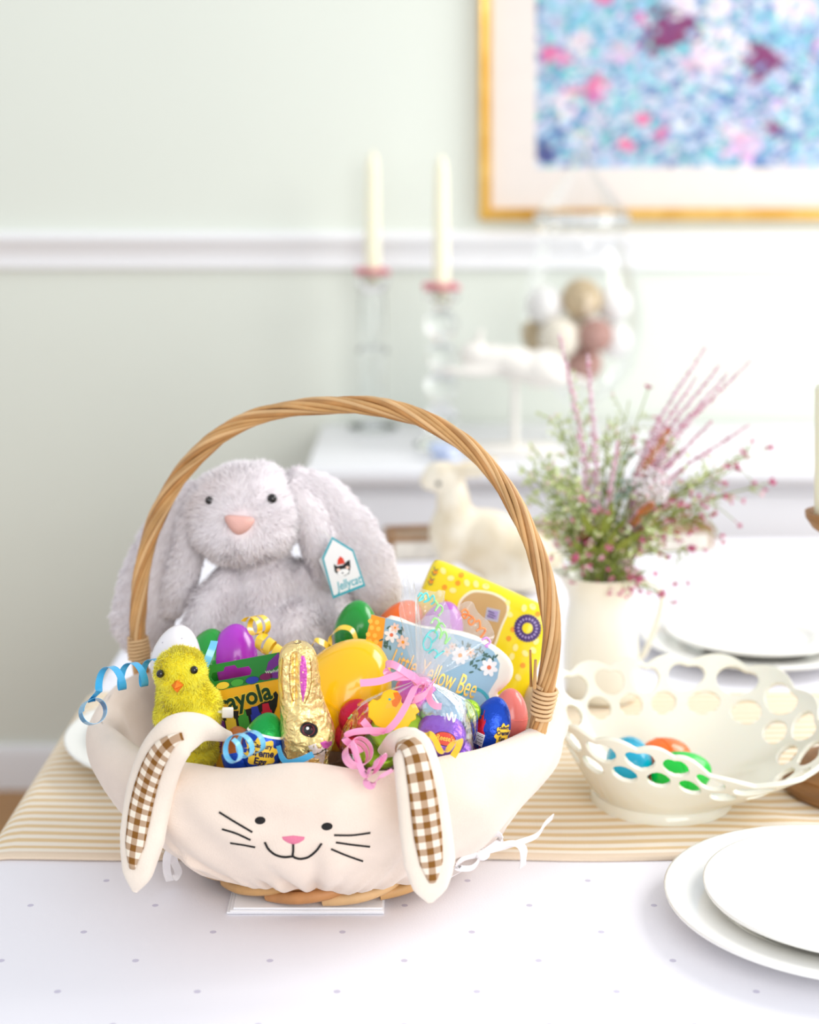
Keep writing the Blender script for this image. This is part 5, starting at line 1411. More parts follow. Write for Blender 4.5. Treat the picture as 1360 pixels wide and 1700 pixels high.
p = L2(452, 1099); cprint('crayon_picture', poly2([(p[0] - 0.006, p[1] - 0.006), (p[0] - 0.003, p[1] + 0.0005), (p[0] + 0.006, p[1] + 0.0062), (p[0] + 0.0062, p[1] - 0.002), (p[0] - 0.001, p[1] - 0.0055)]), M['cr_purple'], 0.0004)
p = L2(455, 1114); cprint('lettering', sm(text_vf('Washable', 0.0034), p), M['white_print'], 0.0004)

# ------------------------------------------------------------------ foil chocolate bunny
Yg = 1.157; k = Yg / F
rows = [(1066, 494, 6, .005), (1070, 494, 18, .010), (1079, 494, 27, .0125), (1092, 495, 31.5, .0135), (1115, 496, 33.5, .014), (1140, 497.5, 35, .0145), (1162, 501, 37, .015), (1182, 505.5, 40, .0165), (1200, 509, 43.5, .018), (1216, 511, 45, .019), (1232, 511, 43.5, .0185), (1246, 508, 40, .0175), (1262, 506, 38, .0165), (1285, 506, 42, .018), (1310, 506, 42, .018), (1318, 506, 36, .015)]
path = np.array([P(x, y, Yg) for y, x, w_, t_ in rows]); pth = cr(path, 9)
V, Fc = loft(pth, (1, 0, 0), (0, -1, 0), cr([(w_ * k, 0, 0) for y, x, w_, t_ in rows], 9)[:, 0], cr([(t_, 0, 0) for y, x, w_, t_ in rows], 9)[:, 0], 84, 0.85)
for v in V:                                               # groove between the two ears, brow and snout
    px = CX + v[0] / v[1] * F; py = HY + (HC - v[2]) / v[1] * F
    if v[1] < Yg:
        if py < 1180: v[1] += 0.0045 * math.exp(-((px - 489) / 4.0) ** 2) * min(1, (1182 - py) / 25) * min(1, max(0, (py - 1078) / 12))
        v[1] -= 0.0016 * (math.exp(-((px - 517) / 4) ** 2) + math.exp(-((px - 471) / 4) ** 2)) * min(1, max(0, (1176 - py) / 20))
        v[1] -= 0.006 * math.exp(-((px - 534) / 16) ** 2 - ((py - 1236) / 15) ** 2)
        v[1] += 0.0025 * math.exp(-((px - 514) / 14) ** 2 - ((py - 1212) / 12) ** 2)
cr_ = np.zeros(len(V))
for q_ in range(14):                                      # creases pressed into the foil
    f_ = RNG.normal(size=3) * (260 if q_ < 7 else 560); cr_ += (1 - np.abs(np.sin((V * np.array([1, 1, 0.55])) @ f_ + RNG.random() * 6 + 1.5 * np.sin(V[:, 2] * 300 + q_)))) ** 4 * (1.0 if q_ < 7 else 0.6)
V[:, 1] -= (cr_ - cr_.mean()) * 0.00050; V[:, 0] += (cr_ - cr_.mean()) * 0.0002
gb = thing('foil_chocolate_bunny', 'chocolate bunny wrapped in crumpled gold foil with painted face', 'chocolate', P(506, 1318, Yg))
mesh('body', V, Fc, M['goldfoil'], gb, sharp=0)
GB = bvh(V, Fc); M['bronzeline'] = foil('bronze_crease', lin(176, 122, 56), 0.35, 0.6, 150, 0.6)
def gprint(name, pts, m, off): 
    q = []
    c = np.mean(np.array(pts, float), 0); n = len(pts); Vg = []
    for s in (0.02, 0.35, 0.7, 1.0):
        for p in pts:
            a = c + (np.array(p) - c) * s; h, nn = cast(GB, *a)
            Vg.append((h if h is not None else P(a[0], a[1], Yg)) + np.array([0, -off, 0]))
    Fg = [tuple(range(n))]
    for r_ in range(3): Fg += [(r_ * n + i, (r_ + 1) * n + i, (r_ + 1) * n + (i + 1) % n, r_ * n + (i + 1) % n) for i in range(n)]
    return mesh(name, Vg, Fg, m, gb, sharp=0)
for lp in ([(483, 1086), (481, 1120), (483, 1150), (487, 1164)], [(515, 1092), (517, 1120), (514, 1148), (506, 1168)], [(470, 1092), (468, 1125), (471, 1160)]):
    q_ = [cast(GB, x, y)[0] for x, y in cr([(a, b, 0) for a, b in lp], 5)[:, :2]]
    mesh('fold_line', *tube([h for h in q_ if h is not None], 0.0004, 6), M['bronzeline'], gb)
gprint('ear_print', [(500, 1090), (504, 1086), (508, 1096), (510, 1115), (509, 1140), (505, 1158), (503, 1166), (500, 1150), (498, 1125), (498, 1105)], M['pinkfoil'], 0.0005)
gprint('muzzle_print', [(512, 1238), (524, 1234), (540, 1236), (545, 1246), (544, 1262), (536, 1269), (500, 1269), (505, 1258), (515, 1250)], M['whitefoil'], 0.0005)
gprint('eye_print', ell(513, 1211, 15, 12, 20, 0.15), M['black_print'], 0.0006)
gprint('eye_print', ell(512.5, 1211, 10.5, 9.5, 20), M['darkleaf'], 0.0009)
gprint('eye_print', ell(512.5, 1211, 8.5, 8.5, 20), M['black_print'], 0.0011)
gprint('eye_print', ell(511, 1208, 2.6, 2.6, 12), M['white_print'], 0.0014)
gprint('nose_print', [(532, 1232), (541, 1229), (552, 1230), (551, 1236), (544, 1242), (537, 1241)], M['pinkfoil'], 0.0010)
def gline(pts, r):
    q = [cast(GB, x, y)[0] for x, y in cr([(a, b, 0) for a, b in pts], 4)[:, :2]]
    mesh('mouth_print', *tube([h + np.array([0, -0.0006, 0]) for h in q if h is not None], r, 6), M['black_print'], gb)
gline([(511, 1246), (518, 1252), (530, 1250), (540, 1243)], 0.00035); gline([(541, 1242), (541, 1250)], 0.00035)
# blue ribbon at its neck
tag(mesh('neck_ribbon', *strip(cr([P(462, 1238, 1.136), P(468, 1257, 1.134), P(478, 1266, 1.133), P(498, 1262, 1.131), P(520, 1252, 1.130)], 6), (0.1, -0.1, 1), 0.0046), M['blueribbon'], sharp=30), 'bright blue ribbon tied at the neck of the gold foil bunny', 'ribbon')

# ------------------------------------------------------------------ plastic eggs in the basket
gP = 'plastic eggs in the basket'
plastic_egg('plastic_egg', P(572, 1150, 1.235), (0.55, 0.0, 0.85), 0.0445, 0.0365, M['yellow_egg'], 'very large glossy yellow plastic egg in the middle of the basket', gP)
plastic_egg('plastic_egg', P(388, 1088, 1.285), (0.1, 0.1, 1), 0.025, 0.0195, M['purple_egg'], 'purple plastic egg behind the crayon box', gP)
o = plastic_egg('plastic_egg', P(293, 1092, 1.245), (0.1, 0.3, 0.9), 0.025, 0.0195, M['white_egg'], 'white speckled plastic egg behind the yellow chick', gP)
for q in ((270, 1067), (302, 1060), (318, 1071), (283, 1078)):
    Ve, Fe = egg_vf(P(293, 1092, 1.245), (0.1, 0.3, 0.9), 0.025, 0.0195, seam=1); h, nn = cast(bvh(Ve, Fe), *q)
    if h is not None:
        R3 = frame_from(nn); Vd, Fd = disc2(0, 0, 0.0007, 0.0006, 8); mesh('speck', (Vd @ R3.T) + h + nn * 0.0002, Fd, M['grey_print'], o, smooth=False)
plastic_egg('plastic_egg', P(345, 1096, 1.285), (0.2, 0.2, 1), 0.025, 0.0185, M['green_egg'], 'dark green plastic egg between the white and the purple egg', gP)
plastic_egg('plastic_egg', P(592, 1045, 1.325), (0.1, 0.1, 1), 0.024, 0.0185, M['green_egg'], 'green plastic egg beside the plush bunny, above the yellow egg', gP)
plastic_egg('plastic_egg', P(664, 1044, 1.345), (0.5, 0.1, 0.8), 0.026, 0.0195, M['orange_egg'], 'orange plastic egg behind the clear bag', gP)
plastic_egg('plastic_egg', P(733, 1046, 1.325), (0.3, 0.1, 0.9), 0.024, 0.0185, M['mauve_egg'], 'mauve plastic egg behind the top of the clear bag', gP)
plastic_egg('plastic_egg', P(846, 1186, 1.252), (0.1, 0.1, 1), 0.020, 0.0145, M['coral_egg'], 'coral plastic egg at the right beside the foil egg', gP)

# ------------------------------------------------------------------ foil chocolate eggs with blue wrappers
def splat(cx_, cy_, r, n=9, amp=0.18, sx=1.0):
    return [(cx_ + sx * r * (1 + amp * math.sin(n * t)) * math.cos(t), cy_ + r * (1 + amp * math.sin(n * t)) * math.sin(t)) for t in np.linspace(0, 2 * PI, 54, endpoint=False)]
def dense(pts2, rings=4):
    pts2 = np.array(pts2); c = pts2.mean(0); n = len(pts2); V = [(c[0], c[1], 0)]
    for r_ in range(1, rings + 1):
        for p in pts2: q = c + (p - c) * r_ / rings; V.append((q[0], q[1], 0))
    Fd = [(0, 1 + i, 1 + (i + 1) % n) for i in range(n)]
    for r_ in range(rings - 1): Fd += [(1 + r_ * n + i, 1 + (r_ + 1) * n + i, 1 + (r_ + 1) * n + (i + 1) % n, 1 + r_ * n + (i + 1) % n) for i in range(n)]
    return np.array(V), Fd
def foil_egg(label, c, axis, a, b, bands, face):
    """egg whose wrapper changes colour across its axis; bands = [(upper limit, material)] from -1 to 1"""
    V, Fc = egg_vf(c, axis, a, b, 0.14, 48, 40)
    ax = frame_from(axis)[:, 2]; mats = [m for _, m in bands]; mi = []
    for f in Fc:
        z = np.dot(V[list(f)].mean(0) - c, ax) / a
        mi.append(next(i for i, (lim, _) in enumerate(bands) if z <= lim or i == len(bands) - 1))
    t = thing('foil_egg', label, 'chocolate egg', np.asarray(c) - np.array([0, 0, a]), 'foil-wrapped eggs with blue wrappers')
    mesh('wrapper', V, Fc, None, t, mats=mats, midx=mi, sharp=0)
    face(t, bvh(V, Fc)); return t
c1 = P(438, 1233, 1.158)
def face1(t, b):
    pl = Plane(P(428, 1238, 1.158), (1, 0.25, -0.16), (0.15, 0, 1))
    mesh('label_print', *wrap(b, dense(splat(0.0, 0.0005, 0.0098, 8, 0.13, 1.15)), pl, 0.0004), M['yel_print'], t, sharp=0)
    for s, y, sz in (('Cadbury', 0.0058, 0.0045), ('Creme', 0.0008, 0.0072), ('Egg', -0.0052, 0.0072)):
        V, Fd = text_vf(s, sz, 0.9, 0.0, 0.03); mesh('lettering', *wrap(b, (V + np.array([0, y, 0]), Fd), pl, 0.0009), M['navy'], t, smooth=False)
foil_egg('foil egg with green top and blue wrapper left of the gold bunny', c1, (0.25, 0.15, 1), 0.0215, 0.0158, [(0.30, M['bluefoil']), (0.36, M['white_print']), (2, M['greenfoil'])], face1)
c2 = P(816, 1204, 1.212)
def face2(t, b):
    pl = Plane(P(816, 1204, 1.212), (1, 0, -0.25), (0.28, 0, 1))
    mesh('red_print', *wrap(b, dense([(-0.0147, -0.019), (-0.005, -0.0195), (-0.0052, -0.004), (-0.0065, 0.006), (-0.0085, 0.012), (-0.0125, 0.010), (-0.0147, 0.0)]), pl, 0.0003), M['redcap'], t, sharp=0)
    mesh('label_print', *wrap(b, dense(splat(0.0082, -0.0010, 0.0075, 8, 0.14, 0.75)), pl, 0.0004), M['yel_print'], t, sharp=0)
    for s, y, sz in (('Cadbury', 0.0042, 0.0030), ('Creme', 0.0003, 0.0046), ('Egg', -0.0040, 0.0046)):
        V, Fd = text_vf(s, sz, 0.75, 0, 0.03); mesh('lettering', *wrap(b, (V + np.array([0.0082, y, 0]), Fd), pl, 0.0009), M['navy'], t, smooth=False)
    mesh('barcode', *wrap(b, dense([(-0.0112, -0.0135), (-0.0048, -0.0135), (-0.0048, -0.0035), (-0.0112, -0.0035)], 5), pl, 0.0008), M['white_print'], t, sharp=0)
    for q in range(7):
        y0 = -0.0045 - q * 0.0012; mesh('barcode_bar', *wrap(b, stroke2([(-0.0105, y0), (-0.008, y0), (-0.0055, y0)], 0.00025 + 0.0003 * (q % 2), 3), pl, 0.0013), M['black_print'], t, smooth=False)
foil_egg('blue, red and yellow foil egg with a barcode at the right of the basket', c2, (0.28, 0.15, 0.95), 0.0215, 0.0150, [(0.72, M['bluefoil']), (2, M['bluefoil'])], face2)
t = foil_egg('orange-brown foil egg half hidden behind the light blue curl', P(398, 1248, 1.163), (-0.2, 0.2, 1), 0.018, 0.0135, [(0.1, M['bluefoil']), (2, foil('bronze_foil', lin(170, 96, 40), 0.3, 0.6, 150, 0.4))], lambda t, b: None)

# ------------------------------------------------------------------ boxed baby gift with blue floral card
Yq = 1.262
qp = Plane(P(718, 1100, Yq), P(792, 1150, Yq) - P(645, 1095, Yq), (0.22, 0.22, 1))
gq = thing('baby_gift_set', 'cream gift shape behind pale blue floral card with gold lettering', 'gift', P(730, 1230, Yq))
back_px = [(640, 1030), (700, 1040), (770, 1050), (812, 1066), (842, 1088), (853, 1108), (850, 1128), (836, 1144), (827, 1152), (838, 1164), (846, 1182), (842, 1215), (800, 1235), (660, 1215), (622, 1150)]
bpts = cr([qp.px(*q, -0.0015) for q in back_px], 4, True)
mesh('cream_shape', *extrude_poly(list(bpts), qp.n, 0.020, 0.004), M['creamfelt'], gq, sharp=0)
card_px = [(617, 1020), (660, 1031), (700, 1042), (760, 1054), (798, 1066), (820, 1082), (830, 1102), (826, 1126), (816, 1142), (811, 1151), (815, 1166), (822, 1190), (815, 1215), (640, 1190), (592, 1130)]
mesh('card', *extrude_poly([qp.px(*q) for q in card_px], qp.n, 0.0012), M['bluecard'], gq, smooth=False)
Q2 = lambda px, py: np.array(qp.loc(qp.px(px, py)))
def qprint(name, vf, m, d=0.0003): return mesh(name, *qp.put(vf, d), m, gq, smooth=False)
qprint('honeycomb_strip', poly2([Q2(617, 1020), Q2(640, 1026.5), Q2(622, 1180), Q2(592, 1130)]), M['honey'])
for i in range(5):
    for j in range(2):
        p = Q2(615 + 11 * j + (4 if i % 2 else 0) - i * 1.8, 1031 + 11 * i + 2 * j); qprint('honeycomb_cell', disc2(p[0], p[1], 0.0020, 0.0020, 6), M['honey2'], 0.0005)
def blossom(px, py, r, m1, m2, n=6):
    p = Q2(px, py)
    for i in range(n):
        a = 2 * PI * i / n; qprint('printed_petal', disc2(p[0] + r * 0.62 * math.cos(a), p[1] + r * 0.62 * math.sin(a), r * 0.48, r * 0.30, 12, a), m1, 0.0005 + 0.00001 * i)
    qprint('printed_centre', disc2(p[0], p[1], r * 0.26), m2, 0.0007)
def pleaf(px, py, a, L=0.0042, m=None):
    p = Q2(px, py); qprint('printed_leaf', disc2(p[0] + L / 2 * math.cos(a), p[1] + L / 2 * math.sin(a), L / 2, L / 5.5, 10, a), m or M['leafprint'], 0.0004)
blossom(650, 1054, 0.0056, M['white_print'], M['coralprint']); blossom(669, 1066, 0.0050, M['petalprint'], M['orange_print']); blossom(656, 1042, 0.0035, M['petalprint'], M['orange_print'])
blossom(764, 1088, 0.0066, M['white_print'], M['orange_print'], 8); blossom(812, 1108, 0.0066, M['white_print'], M['coralprint'], 7); blossom(781, 1083, 0.0036, M['petalprint'], M['orange_print']); blossom(742, 1082, 0.0034, M['petalprint'], M['orange_print']); blossom(751, 1073, 0.0030, M['petalprint'], M['coralprint'])
for (x, y) in ((643, 1046), (640, 1060), (638, 1070), (662, 1048), (668, 1052), (646, 1072), (788, 1090), (795, 1080), (803, 1086), (811, 1090), (819, 1096), (800, 1098), (770, 1072), (776, 1074), (783, 1108), (790, 1112), (756, 1070)):
    for q in range(3): pleaf(x + RNG.normal() * 2, y + RNG.normal() * 2, RNG.random() * 6.28, 0.0040)
tq = Plane(qp.px(720, 1120), qp.u, qp.v)
mesh('lettering', *tq.put(text_vf('Little Yellow Bee', 0.0225, 0.46, 0.10, 0.0), 0.0009), M['goldprint'], gq, smooth=False)
p = Q2(785, 1172); qprint('printed_ring', ring2(p[0], p[1], 0.012, 0.0145), M['teal'], 0.0004)

# ------------------------------------------------------------------ yellow pouch
Yy = 1.355
yp = Plane(P(718, 925, Yy), P(900, 1005, Yy - 0.02) - P(718, 925, Yy), (0.0, 0.20, 1))
Wy = np.linalg.norm(P(900, 1005, Yy - 0.02) - P(718, 925, Yy)) * 1.15; Hy = 0.118
yg = thing('yellow_pouch', 'bright yellow printed pouch with toast and doughnut pictures at the back right', 'packet', yp.at(Wy / 2, -Hy, -0.012))
NU, NVv = 28, 32; V = []
def puff(u_, v_): 
    a = (1 - abs(2 * u_ - 1) ** 5) * (1 - abs(2 * v_ - 1) ** 6)
    return 0.0125 * max(a, 0) ** 0.5 + 0.0005 * math.sin(u_ * 23 + v_ * 9) * a
def rnd(u_, v_):
    return 1 - 0.012 * (abs(2 * u_ - 1) ** 12) * (abs(2 * v_ - 1) ** 12) * 3
for side in (1, -1):
    for i in range(NU + 1):
        for j in range(NVv + 1):
            u_, v_ = i / NU, j / NVv; k_ = rnd(u_, v_)
            V.append(yp.at((0.5 + (u_ - 0.5) * k_) * Wy, -(0.5 + (v_ - 0.5) * k_) * Hy, -0.0125 + side * (puff(u_, v_) + 0.0004)))
Fg = grid_faces(NU + 1, NVv + 1); n_ = (NU + 1) * (NVv + 1)
Fc = [f[::-1] for f in Fg] + [tuple(i + n_ for i in f) for f in Fg]
for i in range(NU):
    for j in (0, NVv):
        a, b = i * (NVv + 1) + j, (i + 1) * (NVv + 1) + j; Fc.append((a, b, b + n_, a + n_) if j == 0 else (b, a, a + n_, b + n_))
for j in range(NVv):
    for i in (0, NU):
        a, b = i * (NVv + 1) + j, i * (NVv + 1) + j + 1; Fc.append((b, a, a + n_, b + n_) if i == 0 else (a, b, b + n_, a + n_))
mesh('pouch', V, Fc, M['yellowbag'], yg, sharp=60)
YB = bvh(np.array(V), Fc)
Y2 = lambda px, py: np.array(yp.loc(yp.px(px, py)))
def yprint(name, vf, m, off): return mesh(name, *wrap(YB, vf, yp, off, 0.03), m, yg, sharp=0)
toast = [(782, 984), (800, 983), (822, 988), (840, 1000), (842, 1016), (832, 1040), (822, 1068), (814, 1082), (770, 1064), (752, 1046), (760, 1020), (766, 998)]
tz = cr([(x, y, 0) for x, y in toast], 4, True)[:, :2]; cz = tz.mean(0)
yprint('toast_edge', dense([Y2(*(cz + (q - cz) * 1.07)) for q in tz]), M['cream_print'], 0.0004)
yprint('toast_picture', dense([Y2(*(cz + (q - cz) * 0.97)) for q in tz]), M['toast'], 0.0008)
yprint('sticker', dense([Y2(*q) for q in ((809, 1008), (831, 1013), (827, 1033), (805, 1028))]), M['grey_print'], 0.0012)
yprint('sticker_print', dense([Y2(*q) for q in ((812, 1012), (828, 1015), (825, 1029), (809, 1025))]), M['lilac'], 0.0015)
for q in ((816, 1016), (818, 1021), (815, 1024)): p = Y2(*q); yprint('sticker_line', stroke2([(p[0] - 0.003, p[1]), (p[0], p[1]), (p[0] + 0.003, p[1])], 0.0006, 3), M['navy'], 0.0018)
p = Y2(876, 1043); yprint('doughnut_picture', ring2(p[0], p[1], 0.0045, 0.0105, 40), M['donut'], 0.0005)
for i in range(30): a = 2 * PI * i / 30; yprint('doughnut_edge', disc2(p[0] + 0.0105 * math.cos(a), p[1] + 0.0105 * math.sin(a), 0.0010, 0.0010, 8), M['donut'], 0.0006)
for i in range(18): a = 2 * PI * i / 18; yprint('doughnut_speck', disc2(p[0] + 0.0076 * math.cos(a), p[1] + 0.0076 * math.sin(a), 0.0012, 0.0008, 8, a), M['lilac'], 0.0008)
for i, (x, y) in enumerate(((722, 950), (735, 948), (748, 960), (760, 968), (775, 968), (752, 980), (738, 975), (790, 970), (806, 974), (740, 1000), (730, 985), (728, 1005), (850, 985), (862, 995), (846, 1020), (852, 1045), (870, 1010), (884, 1008), (893, 1020), (856, 1075), (872, 1085), (868, 1105), (850, 1090), (885, 1080), (845, 1060), (890, 1065), (860, 1125), (715, 965), (842, 1002), (820, 976), (765, 955))):
    p = Y2(x, y)
    if not (0.004 < p[0] < Wy - 0.004 and -Hy + 0.004 < p[1] < -0.004): continue
    yprint('printed_dot', disc2(p[0], p[1], 0.0022, 0.0030 if i % 3 else 0.0022, 12, i), M['orange_print'] if i % 3 == 0 else M['paleyellow_print'], 0.0004)
for q in ((722, 945), (719, 953), (716, 961), (713, 969)):        # small dark characters down the left side, too small to read
    p = Y2(*q); yprint('printed_mark', stroke2([(p[0] - 0.0022, p[1] + 0.0012), (p[0] + 0.0004, p[1] - 0.0012), (p[0] + 0.0022, p[1] + 0.0010)], 0.0007, 4), M['leafprint'], 0.0005)

# ------------------------------------------------------------------ clear bag of sweets
Ys = 1.188; k = Ys / F
gS = 'foil sweets in the clear bag'
def lens(c, axis, r, h, m, name, label, n=36):
    prof_ = [(r * math.sin(t) ** 0.8 if 0 < t < PI else 0, -h * math.cos(t)) for t in np.linspace(0, PI, 15)]
    V, Fc = xf(revolve(prof_, n=n), frame_from(axis), c)
    V = V + RNG.normal(size=V.shape) * 0.00015
    return tag(mesh(name, V, Fc, m, sharp=0), label, 'sweet', gS), (V, Fc)
lens(P(660, 1212, 1.180), (0.05, -0.55, 0.8), 0.0205, 0.006, M['limefoil'], 'foil_disc', 'lime green foil disc under the yellow duck in the clear bag')
lens(P(626, 1243, 1.185), (0.1, -0.5, 0.8), 0.018, 0.006, M['limefoil'], 'foil_disc', 'lime green foil disc at the bottom left of the clear bag')
lens(P(779, 1180, 1.205), (0.3, -0.6, 0.7), 0.009, 0.006, M['limefoil'], 'foil_disc', 'lime green foil sweet at the right of the clear bag')
lens(P(592, 1192, 1.190), (-0.3, -0.7, 0.5), 0.014, 0.010, M['redfoil'], 'foil_sweet', 'crimson foil sweet at the left of the clear bag')
lens(P(584, 1222, 1.195), (-0.3, -0.7, 0.5), 0.013, 0.010, M['redfoil'], 'foil_sweet', 'crimson foil sweet lower left behind the pink curls')
lens(P(736, 1180, 1.195), (0.1, -0.35, 0.9), 0.0185, 0.0115, M['silverfoil'], 'foil_sweet', 'pale blue foil sweet right of the yellow duck')
lens(P(690, 1150, 1.205), (0.1, -0.6, 0.8), 0.016, 0.010, M['pinkfoil'], 'foil_sweet', 'magenta foil sweet behind the bag knot')
o, pe = lens(P(733, 1220, 1.178), (0.1, -0.6, 0.75), 0.0185, 0.0115, M['purplefoil'], 'foil_egg_sweet', 'violet foil egg with orange oval logo in the clear bag')
PB = bvh(*pe); pl = Plane(P(735, 1231, 1.17), (1, 0.1, -0.25), (0.2, 0.6, 0.8))
mesh('label_print', *wrap(PB, dense(ell(0, 0, 0.0085, 0.0052, 26)), pl, 0.0003, 0.03), M['navy'], o, sharp=0)
mesh('label_print', *wrap(PB, dense(ell(0, 0, 0.0079, 0.0047, 26)), pl, 0.0006, 0.03), M['red_print'], o, sharp=0)
mesh('lettering', *wrap(PB, text_vf("Reese's", 0.0055, 0.8, 0.1, 0.02), pl, 0.0010, 0.03), M['yel_print'], o, smooth=False)
lens(P(752, 1250, 1.185), (0.1, -0.6, 0.75), 0.015, 0.009, M['purplefoil'], 'foil_sweet', 'dark violet foil sweet under the one with the orange logo')
dp = Plane(P(652, 1182, 1.158), (1, 0.0, -0.03), (0, 0.35, 1))
dk_px = [(611, 1169), (619, 1160), (626, 1163), (632, 1159), (636, 1149), (647, 1144), (660, 1147), (667, 1157), (666, 1166), (675, 1172), (689, 1167), (693, 1174), (697, 1182), (690, 1186), (691, 1194), (683, 1198), (678, 1206), (670, 1208), (663, 1214), (652, 1212), (642, 1214), (632, 1208), (623, 1204), (619, 1197), (611, 1190), (612, 1180)]
dk = mesh('paper_duck', *extrude_poly([dp.px(*q) for q in dk_px], dp.n, 0.004, 0.0009), M['duck'], sharp=30)
tag(dk, 'flat yellow duck on the lime foil disc in the clear bag', 'decoration', gS)
mesh('beak', *pxvf(dp, [(653, 1150), (661, 1149), (667, 1157), (664, 1165), (658, 1174), (652, 1172), (650, 1164), (656, 1160)], 0.0003), M['beak'], dk, smooth=False)
mesh('eye', *pxvf(dp, ell(647, 1161, 2.2, 1.8), 0.0003), M['teal'], dk, smooth=False)
# cellophane
KN = P(700, 1130, 1.165)
secs = [(1286, 676, 0.018), (1276, 676, 0.036), (1250, 677, 0.0485), (1218, 679, 0.0505), (1188, 683, 0.0475), (1164, 689, 0.037), (1147, 695, 0.022), (1136, 699, 0.010), (1129, 701, 0.0055)]
NP_ = 60; V = []
sc_ = cr([(P(x, y, 1.187 - 0.022 * (1 - min(1, (y - 1129) / 60))) ) for y, x, r in secs], 4); rr_ = cr([(r, 0, 0) for y, x, r in secs], 4)[:, 0]
for i, (c, r) in enumerate(zip(sc_, rr_)):
    e = i / (len(sc_) - 1); am = 0.03 + 0.22 * max(0, e - 0.45)
    for j in range(NP_):
        a = 2 * PI * j / NP_; w_ = 1 + am * (math.sin(11 * a + 3 * e) * 0.6 + math.sin(17 * a + 1.3) * 0.4) + 0.02 * math.sin(5 * a + e * 13)
        V.append(c + np.array([r * w_ * math.cos(a), r * w_ * 0.62 * math.sin(a), 0]))
Fc = grid_faces(len(sc_), NP_, False, True) + [tuple(range(NP_))[::-1]]
cg = thing('clear_bag', 'clear cellophane bag of sweets tied with pink ribbon', 'bag', sc_[0])
mesh('pouch', V, Fc, M['cello'], cg, sharp=0)
def sheet(tips, yoff, seed, depth):
    """gathered film fanning up from the knot; tips = px of its upper edge"""
    rg = np.random.default_rng(seed); top = cr([P(x, y, KN[1] + d) for x, y, d in tips], 5); N = len(top); V = []; m_ = 14
    ph = rg.random(3) * 6
    for i in range(N):
        s = i / (N - 1)
        for j in range(m_):
            t_ = j / (m_ - 1); q = KN + np.array([(s - 0.5) * 0.008, 0, 0.0])
            p = q + (top[i] - q) * t_
            p = p + np.array([0, 1, 0]) * (depth * t_ * math.sin(s * 17 + ph[0]) + yoff * t_ * (1 - t_)) + np.array([0.0010 * t_ * math.sin(s * 29 + ph[1]), 0, 0])
            V.append(p)
    Fs = grid_faces(N, m_); mesh('gathered_film', V, Fs, M['film'], cg, sharp=0)
    return bvh(np.array(V), Fs)
S1 = sheet([(668, 1050, 0.0), (664, 1000, 0.004), (672, 952, 0.006), (686, 965, 0.01), (694, 1010, 0.012)], 0.004, 1, 0.004)
S2 = sheet([(690, 1000, 0.0), (694, 975, 0.0), (716, 984, -0.004), (735, 978, 0.004), (742, 1004, 0.006), (752, 1040, 0.01)], -0.006, 2, 0.005)
S3 = sheet([(728, 1020, -0.004), (752, 1010, 0.0), (778, 1000, 0.004), (800, 1020, 0.004), (822, 1052, 0.008), (800, 1085, 0.01)], -0.004, 3, 0.005)
S4 = sheet([(690, 1040, -0.012), (712, 1020, -0.012), (738, 1035, -0.010), (762, 1066, -0.006)], -0.004, 4, 0.004)
def script(b, pxs, m, r=0.0007):
    pts = []
    for x, y in cr([(a, c, 0) for a, c in pxs], 5)[:, :2]:
        h, nn = cast(b, x, y)
        if h is not None: pts.append(h + np.array([0, -0.0008, 0]))
    if len(pts) > 3: mesh('printed_script', *tube(pts, r, 5), m, cg)
M['aqua_ink'] = mat('aqua_ink', lin(120, 220, 220), 0.4); M['green_ink'] = mat('green_ink', lin(170, 235, 150), 0.4); M['orange_ink'] = mat('orange_ink', lin(250, 150, 90), 0.4); M['lilac_ink'] = mat('lilac_ink', lin(220, 160, 230), 0.4)
script(S2, [(694, 990), (699, 984), (703, 992), (696, 997), (700, 990), (708, 984), (711, 994), (704, 999), (712, 996), (719, 988), (721, 998), (716, 1003)], M['aqua_ink'])
script(S2, [(722, 996), (727, 1004), (722, 1014), (730, 1004), (735, 1012), (728, 1022)], M['green_ink'])
script(S4, [(704, 1064), (709, 1056), (716, 1062), (714, 1076), (706, 1078), (703, 1066), (712, 1050), (722, 1046), (726, 1056), (718, 1066)], M['aqua_ink'])
script(S4, [(722, 1050), (728, 1040), (733, 1048), (730, 1060), (738, 1048), (742, 1056), (739, 1068), (748, 1058)], M['green_ink'])
script(S4, [(716, 1034), (722, 1026), (729, 1032), (724, 1042), (733, 1034), (739, 1040)], M['green_ink'])
script(S4, [(712, 1084), (720, 1078), (727, 1084), (722, 1092), (732, 1084), (738, 1080)], M['aqua_ink'])
script(S3, [(766, 1016), (772, 1011), (778, 1018), (772, 1026), (768, 1019), (782, 1022), (788, 1030), (782, 1037), (778, 1030), (786, 1024)], M['orange_ink'], 0.0008)
script(S3, [(790, 1032), (796, 1030), (797, 1042), (791, 1047), (800, 1042), (806, 1046), (798, 1058)], M['orange_ink'], 0.0008)
script(S3, [(800, 1062), (808, 1058), (814, 1066), (806, 1072), (812, 1074)], M['lilac_ink'], 0.0008)
script(bvh(np.array(V), Fc), [(569, 1178), (572, 1188), (577, 1182), (579, 1192), (584, 1186)], M['green_ink'])
script(bvh(np.array(V), Fc), [(742, 1184), (746, 1195), (750, 1182), (753, 1198), (757, 1186)], M['white_print'])

